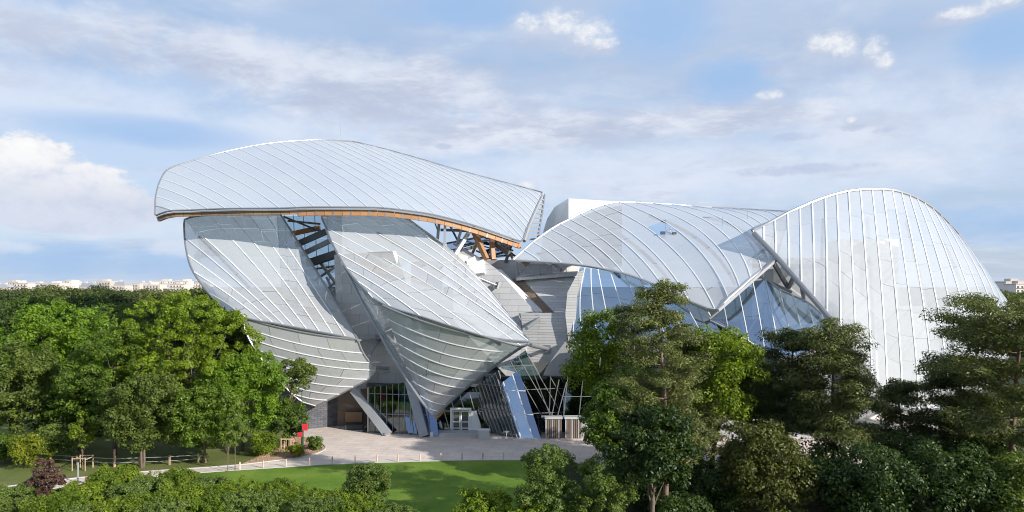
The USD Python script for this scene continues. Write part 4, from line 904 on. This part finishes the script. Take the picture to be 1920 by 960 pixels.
px_tree('oak_tree', 'dark shaded tree in the thick of the group below the tallest pine', broadleaf('o', 11.6, 3.9, 4.2, 83, 'leaf_deep', leaf=.32, clumps=230, per=65, lobes=12, trunk_r=.24, cr=(.6, 1.1), gapy=.25), 'leaf_deep', 1222, 58.5)
px_tree('oak_tree', 'dark leafy tree below the open green tree at the left of the group', broadleaf('o', 10.4, 3.5, 2.0, 84, 'leaf_deep', leaf=.32, clumps=200, per=65, lobes=11, trunk_r=.2, cr=(.6, 1.1), gapy=.25), 'leaf_mid', 1150, 74)
px_tree('pine_tree', 'olive pine crown just right of the tallest pine, in front of the leaning trunk tree', pine(15.6, 78, 10, 4.4, .24, 1.15, 130, .36, taper=.5, tr=.26), 'needle_light', 1290, 73, 'pine_bark')
px_tree('oak_tree', 'dull green tree filling the gap before the triangular glass wall', broadleaf('o', 14.6, 4.4, 3.0, 89, 'leaf_dull', leaf=.30, clumps=260, per=65, lobes=13, trunk_r=.22, cr=(.6, 1.1), gapy=.2), 'leaf_dull', 1402, 80)
px_tree('oak_tree', 'mid green tree in the shade left of the tallest pine', broadleaf('o', 13.2, 4.2, 2.4, 90, 'leaf_mid', leaf=.32, clumps=240, per=65, lobes=12, trunk_r=.22, cr=(.6, 1.1), gapy=.2), 'leaf_mid', 1185, 76)
px_tree('yew_tree', 'brownish olive conifer bush at the bottom, right of the leaning trunk', broadleaf('y', 9.2, 4.2, .4, 85, 'leaf_olive', leaf=.26, clumps=250, per=95, lobes=13, trunk_r=.2, cr=(1.0, 1.5)), 'leaf_olive', 1440, 62)
px_tree('holly_tree', 'very dark bush at the bottom between the olive conifer and the right edge', broadleaf('y', 7.4, 4.4, .2, 86, 'leaf_deep', leaf=.30, clumps=200, per=80, lobes=12, trunk_r=.2), 'leaf_deep', 1625, 60)
px_tree('holly_tree', 'dark evergreen bush low at the bottom right', broadleaf('y', 8.0, 4.8, .2, 87, 'leaf_deep', leaf=.30, clumps=210, per=80, lobes=12, trunk_r=.2), 'leaf_deep', 1770, 60)
px_tree('holly_tree', 'shaded bush in the bottom right corner under the large pine', broadleaf('y', 7.2, 4.0, .2, 88, 'leaf_deep', leaf=.30, clumps=190, per=80, lobes=12, trunk_r=.2), 'leaf_dull', 1905, 58)
# -- light green young trees and shrubs in front
px_tree('young_tree', 'grey green young tree at the bottom, left of the pine trunks', broadleaf('b', 8.0, 2.8, .3, 91, 'leaf_silver', leaf=.20, clumps=330, per=55, cr=(.5, 1.1), lobes=10, trunk_r=.1), 'leaf_silver', 1025, 59)
px_tree('young_tree', 'pale green young tree just left of the dark pine trunk', broadleaf('b', 7.4, 2.6, .3, 92, 'leaf_silver', leaf=.20, clumps=300, per=55, cr=(.5, 1.1), lobes=10, trunk_r=.1, gapy=.2), 'leaf_silver', 1130, 58)
px_tree('shrub', 'glossy bright shrub at the bottom edge right of the lawn', broadleaf('b', 3.7, 2.6, .1, 93, 'leaf_yellow', leaf=.24, clumps=210, per=40, cr=(.4, .9), lobes=10, trunk_r=.07), 'leaf_bright', 905, 60, cat='shrub')
px_tree('shrub', 'lower bright shrub at the bottom edge, in front of the grey green young tree', broadleaf('b', 3.3, 2.4, .1, 94, 'leaf_yellow', leaf=.24, clumps=200, per=40, cr=(.4, .9), lobes=10, trunk_r=.07), 'leaf_bright', 985, 57, cat='shrub')
px_tree('shrub', 'round grey green bush standing on the lawn', broadleaf('b', 4.3, 2.4, .1, 95, 'leaf_silver', leaf=.17, clumps=330, per=46, lobes=11, trunk_r=.07, cr=(.4, 1.0)), 'leaf_silver', 690, 67, cat='shrub')
px_tree('shrub', 'copper brown bush in front of the path at the lower left', broadleaf('b', 4.9, 1.55, .1, 96, 'leaf_copper', leaf=.22, clumps=90, per=60, lobes=9, trunk_r=.08, cr=(.5, .8)), 'leaf_copper', 84, 67, cat='shrub')
px_tree('shrub', 'yellow green bush behind the copper brown bush', broadleaf('b', 3.9, 2.3, .1, 97, 'leaf_yellow', leaf=.24, clumps=100, per=60, lobes=8, trunk_r=.08), 'leaf_yellow', 58, 82, cat='shrub')
px_tree('shrub', 'grey green bush right of the yellow green bush', broadleaf('b', 4.6, 2.2, .1, 98, 'leaf_silver', leaf=.24, clumps=110, per=60, lobes=8, trunk_r=.08), 'leaf_silver', 100, 84, cat='shrub')
px_tree('shrub', 'dark bush at the left edge on the grass beyond the path', broadleaf('b', 3.6, 1.9, .1, 99, 'leaf_deep', leaf=.24, clumps=100, per=60, lobes=8, trunk_r=.08), 'leaf_mid', 8, 84, cat='shrub')
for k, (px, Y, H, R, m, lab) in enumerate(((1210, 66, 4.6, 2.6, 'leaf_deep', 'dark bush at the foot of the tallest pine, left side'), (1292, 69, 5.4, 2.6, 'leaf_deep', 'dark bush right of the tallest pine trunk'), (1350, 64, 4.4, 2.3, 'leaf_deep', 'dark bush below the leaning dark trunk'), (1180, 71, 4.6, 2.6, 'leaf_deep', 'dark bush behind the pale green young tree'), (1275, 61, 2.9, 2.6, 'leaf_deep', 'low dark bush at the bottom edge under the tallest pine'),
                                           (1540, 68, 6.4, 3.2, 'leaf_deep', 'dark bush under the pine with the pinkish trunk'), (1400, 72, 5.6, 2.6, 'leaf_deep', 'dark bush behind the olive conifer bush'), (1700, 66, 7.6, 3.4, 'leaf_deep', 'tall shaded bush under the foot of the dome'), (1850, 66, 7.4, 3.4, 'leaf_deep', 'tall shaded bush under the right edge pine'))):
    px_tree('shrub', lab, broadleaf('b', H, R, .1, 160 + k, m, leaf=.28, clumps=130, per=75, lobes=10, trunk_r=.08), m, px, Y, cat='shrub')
sh = [broadleaf('b', 2.5, 2.9, .05, 110 + k, 'leaf_mid', leaf=.17, clumps=420, per=36, lobes=15, trunk_r=.06, cr=(.35, 1.0), squash=.8, lob=(.22, .42)) for k in range(3)]
labs = ['low green shrub in the mass along the bottom edge']
protos = []
spots = [(30, 66, 1.0, 1), (105, 62, 1.1, 0), (170, 66, 1.15, 2), (215, 71, 1.15, 0), (265, 66, 1.2, 1), (235, 61, 1.1, 2), (320, 70, 1.1, 2), (335, 64, 1.2, 0), (385, 68, 1.05, 1), (400, 62, 1.1, 2), (440, 66, 1.1, 0), (480, 62, 1.2, 1), (510, 67, 1.0, 2), (560, 64, 1.05, 0), (600, 61, 1.1, 1), (640, 64, .95, 2), (670, 61, 1.0, 0), (735, 60, .95, 1), (300, 60, 1.1, 1), (150, 59.5, 1.0, 1)]
for px, Y, s, k in spots:
    if k >= len(protos) or protos[k] is None:
        while len(protos) <= k: protos.append(None)
        protos[k] = tree('shrub', labs[0], 'shrub', sh[k], ['leaf_bright', 'leaf_silver', 'leaf_bright'][k], gz(px, Y), 40 * k, s, group='low shrubs along the bottom edge')
    else: copy_of(protos[k], 'shrub', labs[0], 'shrub', gz(px, Y), px * 3 % 360, s, 'low shrubs along the bottom edge')
bedsh = [broadleaf('b', 1.9, 1.2, .05, 130 + k, 'leaf_mid', leaf=.20, clumps=50, per=45, lobes=6, trunk_r=.04, cr=(.5, .8)) for k in range(2)]
px_tree('shrub', 'leafy bush on the bark bed right of the green post', bedsh[0], 'leaf_mid', 590, 90.5, cat='shrub')
px_tree('shrub', 'small light bush at the foot of the green post', bedsh[1], 'leaf_yellow', 553, 86.5, cat='shrub')
px_tree('shrub', 'bush by the timber stakes behind the path', broadleaf('b', 2.8, 1.8, .05, 133, 'leaf_mid', leaf=.22, clumps=80, per=55, lobes=8, trunk_r=.05), 'leaf_bright', 495, 88, cat='shrub')
px_tree('sapling', 'thin upright sapling left of two on the verge behind the path', broadleaf('b', 7.6, 1.2, 2.0, 134, 'leaf_silver', leaf=.22, clumps=45, per=40, lobes=7, trunk_r=.05, cr=(.4, .7)), 'leaf_mid', 427, 80)
px_tree('sapling', 'thin upright sapling right of two on the verge behind the path', broadleaf('b', 7.2, 1.3, 2.0, 135, 'leaf_silver', leaf=.22, clumps=45, per=40, lobes=7, trunk_r=.05, cr=(.4, .7)), 'leaf_silver', 441, 80.5)
px_tree('sapling', 'sapling held by the square timber guard at the lower left', broadleaf('b', 7.0, 1.6, 2.2, 136, 'leaf_bright', leaf=.26, clumps=60, per=45, lobes=7, trunk_r=.06, cr=(.5, .8)), 'leaf_bright', 155, 81)
# ------------------------------------------------------------------ small things on the ground
def gpt(px, py, z=0.0): x, y = gp(px, py, z); return np.array([x, y, z])


# bollards along the lawn edge
wood_b = None; nth = 'first second third fourth fifth sixth seventh eighth ninth tenth eleventh twelfth last'.split()
for k, px in enumerate((448, 492, 535, 579, 622, 665, 706, 746, 787, 826, 866, 905, 944)):
    x = np.interp((px - 960) / FPX, [p[0] / p[1] for p in el], [p[0] for p in el]); y = np.interp((px - 960) / FPX, [p[0] / p[1] for p in el], [p[1] for p in el]) + .25
    if wood_b is None:
        wood_b = thing('bollard', f'{nth[k]} short timber bollard from the left in the row along the lawn edge', 'bollard', (x, y, 0), group='bollards along the lawn edge')
        part(wood_b, 'post', trimesh.creation.cylinder(.085, .86, sections=10, transform=trimesh.transformations.translation_matrix((0, 0, .43))), 'pinkish_post'); part(wood_b, 'cap', trimesh.creation.cone(.085, .07, sections=10, transform=trimesh.transformations.translation_matrix((0, 0, .862))), 'raw_timber')
    else: copy_of(wood_b, 'bollard', f'{nth[k]} short timber bollard from the left in the row along the lawn edge', 'bollard', (x, y, 0), 20 * k, 1, 'bollards along the lawn edge')
# red sign flags on a green post
sp = thing('sign_post', 'dark green post carrying two red sign boards on the planting bed', 'sign post', gpt(567, 848))
part(sp, 'post', trimesh.creation.cylinder(.16, 3.2, sections=12, transform=trimesh.transformations.translation_matrix((0, 0, 1.6))), 'green_post')
part(sp, 'post_cap', trimesh.creation.icosphere(2, .17), 'green_post'); used[str(sp.GetPath()) + '/x'] = 0
part(sp, 'sign_board', rounded((.35, -.12, 3.25), (.75, .08, .85), .03), 'red_paint'); part(sp, 'sign_board', rounded((-.28, -.16, 2.3), (.6, .08, .6), .03), 'red_paint')
lp = thing('lamp_post', 'tall thin dark lamp post behind the small tree beside the museum', 'lamp post', gpt(566, 834))
part(lp, 'pole', tube([(0, 0, 0), (0, 0, .9), (0, 0, 7.2)], [.11, .07, .05], 8), 'dark_steel'); part(lp, 'lamp_head', rounded((-.25, 0, 7.25), (.8, .22, .14), .05), 'dark_steel')
# low white block, curved white seat, pale bins by the doors
blk = thing('plaza_block', 'low pale square block standing on the plaza before the leaning panes', 'block', gpt(907, 824) + (0, .6, 0))
part(blk, 'body', rounded((0, 0, .62), (1.55, 1.0, 1.24), .02), 'pale_concrete'); part(blk, 'lid', rounded((0, 0, 1.27), (1.65, 1.1, .08), .02), 'white_concrete')
st = thing('white_sculpture', 'curved white upright piece standing beside the entrance', 'sculpture', gpt(829, 811) + (0, 0, .45))
pts = [(-.25, 0, 1.25), (-.28, 0, .95), (-.15, 0, .5), (.05, 0, .1), (.15, 0, 0)]; part(st, 'body', tube(pts, [.10, .24, .25, .2, .12], 10), 'white_metal', smooth=True)
pl_ = thing('step_platform', 'low stone platform in front of the entrance doors', 'platform', gpt(862, 815.5)); part(pl_, 'step', rounded((0, .3, .2), (7.4, 2.6, .46), .02), 'pale_concrete'); part(pl_, 'step', rounded((-3.9, -.6, .12), (.5, 1.2, 1.0), .02), 'white_concrete')
tb_ = thing('cafe_table', 'small white table in front of the leaning bars', 'table', gpt(950, 821)); part(tb_, 'top', trimesh.creation.cylinder(.45, .05, sections=20, transform=trimesh.transformations.translation_matrix((0, 0, .9))), 'white_metal'); part(tb_, 'leg', tube([(0, 0, 0), (0, 0, .9)], .05, 8), 'white_metal'); part(tb_, 'foot', trimesh.creation.cylinder(.25, .04, sections=16, transform=trimesh.transformations.translation_matrix((0, 0, .03))), 'white_metal')
for k, (px, lab) in enumerate(((1038, 'timber slatted kiosk with a pale lid, left of two by the leaning glazing'), (1075, 'timber slatted kiosk half hidden by the open green tree'))):
    ks = thing('kiosk', lab, 'kiosk', gpt(px, 822.5) + (0, .8, 0)); part(ks, 'core', boxm((0, 0, 1.35), (2.1, 1.3, 2.7)), 'interior_dark')
    for j in range(8): part(ks, 'slat', bar((-1.05 + j * .3, -.70, 0.05), (-1.05 + j * .3, -.70, 2.7), .2, .07, (0, 1, 0)), 'brown_wall' if j % 3 else 'grey_panel')
    part(ks, 'lid', rounded((0, 0, 2.86), (2.5, 1.7, .26), .03), 'pale_concrete')
fl = thing('spot_light', 'small dark ground light at the foot of the diagonal strut', 'light', gpt(720, 817)); part(fl, 'base', rounded((0, 0, .06), (.5, .4, .12), .03), 'dark_steel'); part(fl, 'head', tube([(0, 0, .1), (.05, 0, .4)], .08, 8), 'dark_steel')
# timber guards
def guard(loc, w, h, lab, rail_z=.9):
    g = thing('tree_guard', lab, 'tree guard', loc)
    for a in (-1, 1):
        for b in (-1, 1): part(g, 'stake', tube([(a * w / 2, b * w / 2, 0), (a * w / 2, b * w / 2, h)], .06, 7), 'raw_timber')
    for a in (-1, 1):
        part(g, 'rail', bar((-w / 2 - .08, a * w / 2, h - .1), (w / 2 + .08, a * w / 2, h - .1), .06, .12), 'raw_timber'); part(g, 'rail', bar((a * w / 2, -w / 2, h - .24), (a * w / 2, w / 2, h - .24), .06, .1), 'raw_timber')


guard((gz(155, 81)[0], 81, 0), 1.5, 1.55, 'square timber guard round a sapling at the lower left')
guard((gz(539, 89)[0], 89, 0), 1.25, 2.0, 'timber stake frame on the planting bed by the green post')
# post and rail fence beyond the path
fp = [gz(px, Y) for px, Y in ((95, 84), (145, 83), (215, 82), (262, 82.5), (318, 83), (372, 84))]
fn = thing('rail_fence', 'low post and rail fence on the grass beyond the path', 'fence')
for k, p in enumerate(fp):
    p = np.array(p); hh = 2.1 if k in (2,) else 1.15; part(fn, 'post', bar(p, p + (0, 0, hh), .16, .16), 'raw_timber')
    if k < len(fp) - 1:
        q = np.array(fp[k + 1])
        for h in (.45, .95): part(fn, 'rail', tube([p + (0, .1, h), q + (0, .1, h)], .045, 6), 'pale_steel')
mp_ = thing('marker_post', 'grey metal marker post beside the path at the lower left', 'post', gpt(146, 905)); part(mp_, 'post', tube([(0, 0, 0), (0, 0, 2.2)], .09, 8), 'pale_steel'); part(mp_, 'base', rounded((0, 0, .06), (.5, .5, .12), .03), 'grey_panel')
for k, (px, py, h, lab) in enumerate(((12, 926, .9, 'pinkish timber post on the path edge at the left border'), (46, 942, 1.6, 'pale timber stake left of the copper brown bush'), (117, 924, 1.9, 'pale timber stake right of the copper brown bush'), (161, 907, .8, 'thin brown stake by the path right of the marker post'), (88, 958, 1.0, 'short timber stake at the bottom edge under the copper brown bush'))):
    o = thing('timber_stake', lab, 'stake', gpt(px, py)); part(o, 'post', tube([(0, 0, 0), (0, 0, h)], .085, 8), 'pinkish_post')
bn = thing('park_bin', 'small grey bin at the left border beside the path', 'bin', gpt(3, 927)); part(bn, 'body', rounded((0, 0, .35), (.7, .5, .7), .04), 'pale_steel'); part(bn, 'lid', rounded((0, 0, .73), (.78, .58, .08), .03), 'grey_steel')
# things glimpsed between the left trees
for k, (px, py, Y, lab) in enumerate(((29, 745, 100, 'grey tarpaulin roof glimpsed between the trees at the left edge'),)):
    o = thing('tent', lab, 'tent', (at(px, py, 87)[0], 82.0, 0)); part(o, 'roof', trimesh.convex.convex_hull(np.array([(-.9, -.7, 7.0), (.9, -.7, 7.2), (.9, .7, 7.2), (-.9, .7, 7.0), (-.7, 0, 8.1), (.8, 0, 8.3)])), 'pale_steel'); part(o, 'pole', tube([(0, 0, 0), (0, 0, 7.2)], .06, 6), 'grey_steel')
# ------------------------------------------------------------------ the city on the skyline
rng = np.random.default_rng(11)


def block(px0, px1, py_top, Y, dep, label, roof='flat', stairs=0):
    a = at(px0, py_top, Y); b = at(px1, py_top, Y); w = b[0] - a[0]; h = a[2]; cx = (a[0] + b[0]) / 2
    g = thing('apartment_building', label, 'building', (cx, Y, 0), group='pale buildings on the skyline'); hb = h if roof == 'flat' else h - 4.5
    part(g, 'wall', boxm((0, dep / 2, hb / 2), (w, dep, hb)), 'city_stone')
    if roof == 'flat':
        r = part(g, 'roof', boxm((0, dep / 2, hb + .25), (w + .8, dep + .8, .5)), 'city_stone')
        if w > 14: part(g, 'roof_house', boxm((rng.uniform(-.25, .25) * w, dep / 2, hb + 1.6), (w * .3, dep * .5, 2.4)), 'city_stone')
    else:
        v = np.array([(-w / 2, 0, hb), (w / 2, 0, hb), (w / 2, dep, hb), (-w / 2, dep, hb), (-w / 2 + 2, 2, hb + 4.5), (w / 2 - 2, 2, hb + 4.5), (w / 2 - 2, dep - 2, hb + 4.5), (-w / 2 + 2, dep - 2, hb + 4.5)])
        part(g, 'roof', trimesh.convex.convex_hull(v), 'city_roof')
        for c in np.arange(-w / 2 + 4, w / 2 - 3, 9): part(g, 'chimney', boxm((c, dep / 2, hb + 5.4), (2.6, 1.2, 2.4)), 'city_stone')
    wins = []; z = hb - 2.4
    while z > max(3, hb - 17):
        for x in np.arange(-w / 2 + 1.8, w / 2 - 1.2, 3.4): wins.append(boxm((x, -.06, z), (1.3, .3, 1.9)))
        z -= 3.2
    if wins: part(g, 'windows', join(wins), 'city_glass').SetCustomDataByKey('kind', 'stuff')
    bal = [boxm((0, -.35, q), (w * .96, .7, .25)) for q in np.arange(max(6, hb - 16), hb - 1, 3.2)]
    part(g, 'balconies', join(bal), 'city_stone').SetCustomDataByKey('kind', 'stuff')


specs = [(-30, 14, 533, 820), (8, 34, 529, 900), (26, 52, 531, 760), (46, 66, 534, 840), (62, 84, 532, 900), (78, 112, 531.5, 800), (108, 128, 530.5, 840), (125, 134, 525.5, 845), (130, 152, 532, 860), (148, 176, 531, 760), (174, 206, 528, 820), (204, 216, 530, 900), (212, 234, 528, 780), (232, 250, 534, 860), (247, 262, 532, 800), (258, 284, 529.5, 900), (268, 300, 534, 760), (282, 330, 527, 960), (298, 318, 531, 780), (326, 352, 527.5, 900), (318, 346, 533, 760), (348, 386, 526.5, 980), (366, 392, 531, 820)]
for k, (a, b, t, Y) in enumerate(specs):
    block(a, b, t, Y, rng.uniform(12, 18), 'small pale stone tower block, the thin highest one on the skyline' if a == 125 else 'pale stone apartment building on the skyline above the wood', 'flat' if k % 3 else 'mansard')
block(1886, 1934, 528.5, 600, 16, 'pale apartment building on the skyline right of the dome', 'flat'); block(1905, 1960, 533, 560, 14, 'lower pink apartment building on the skyline right of the dome', 'flat')
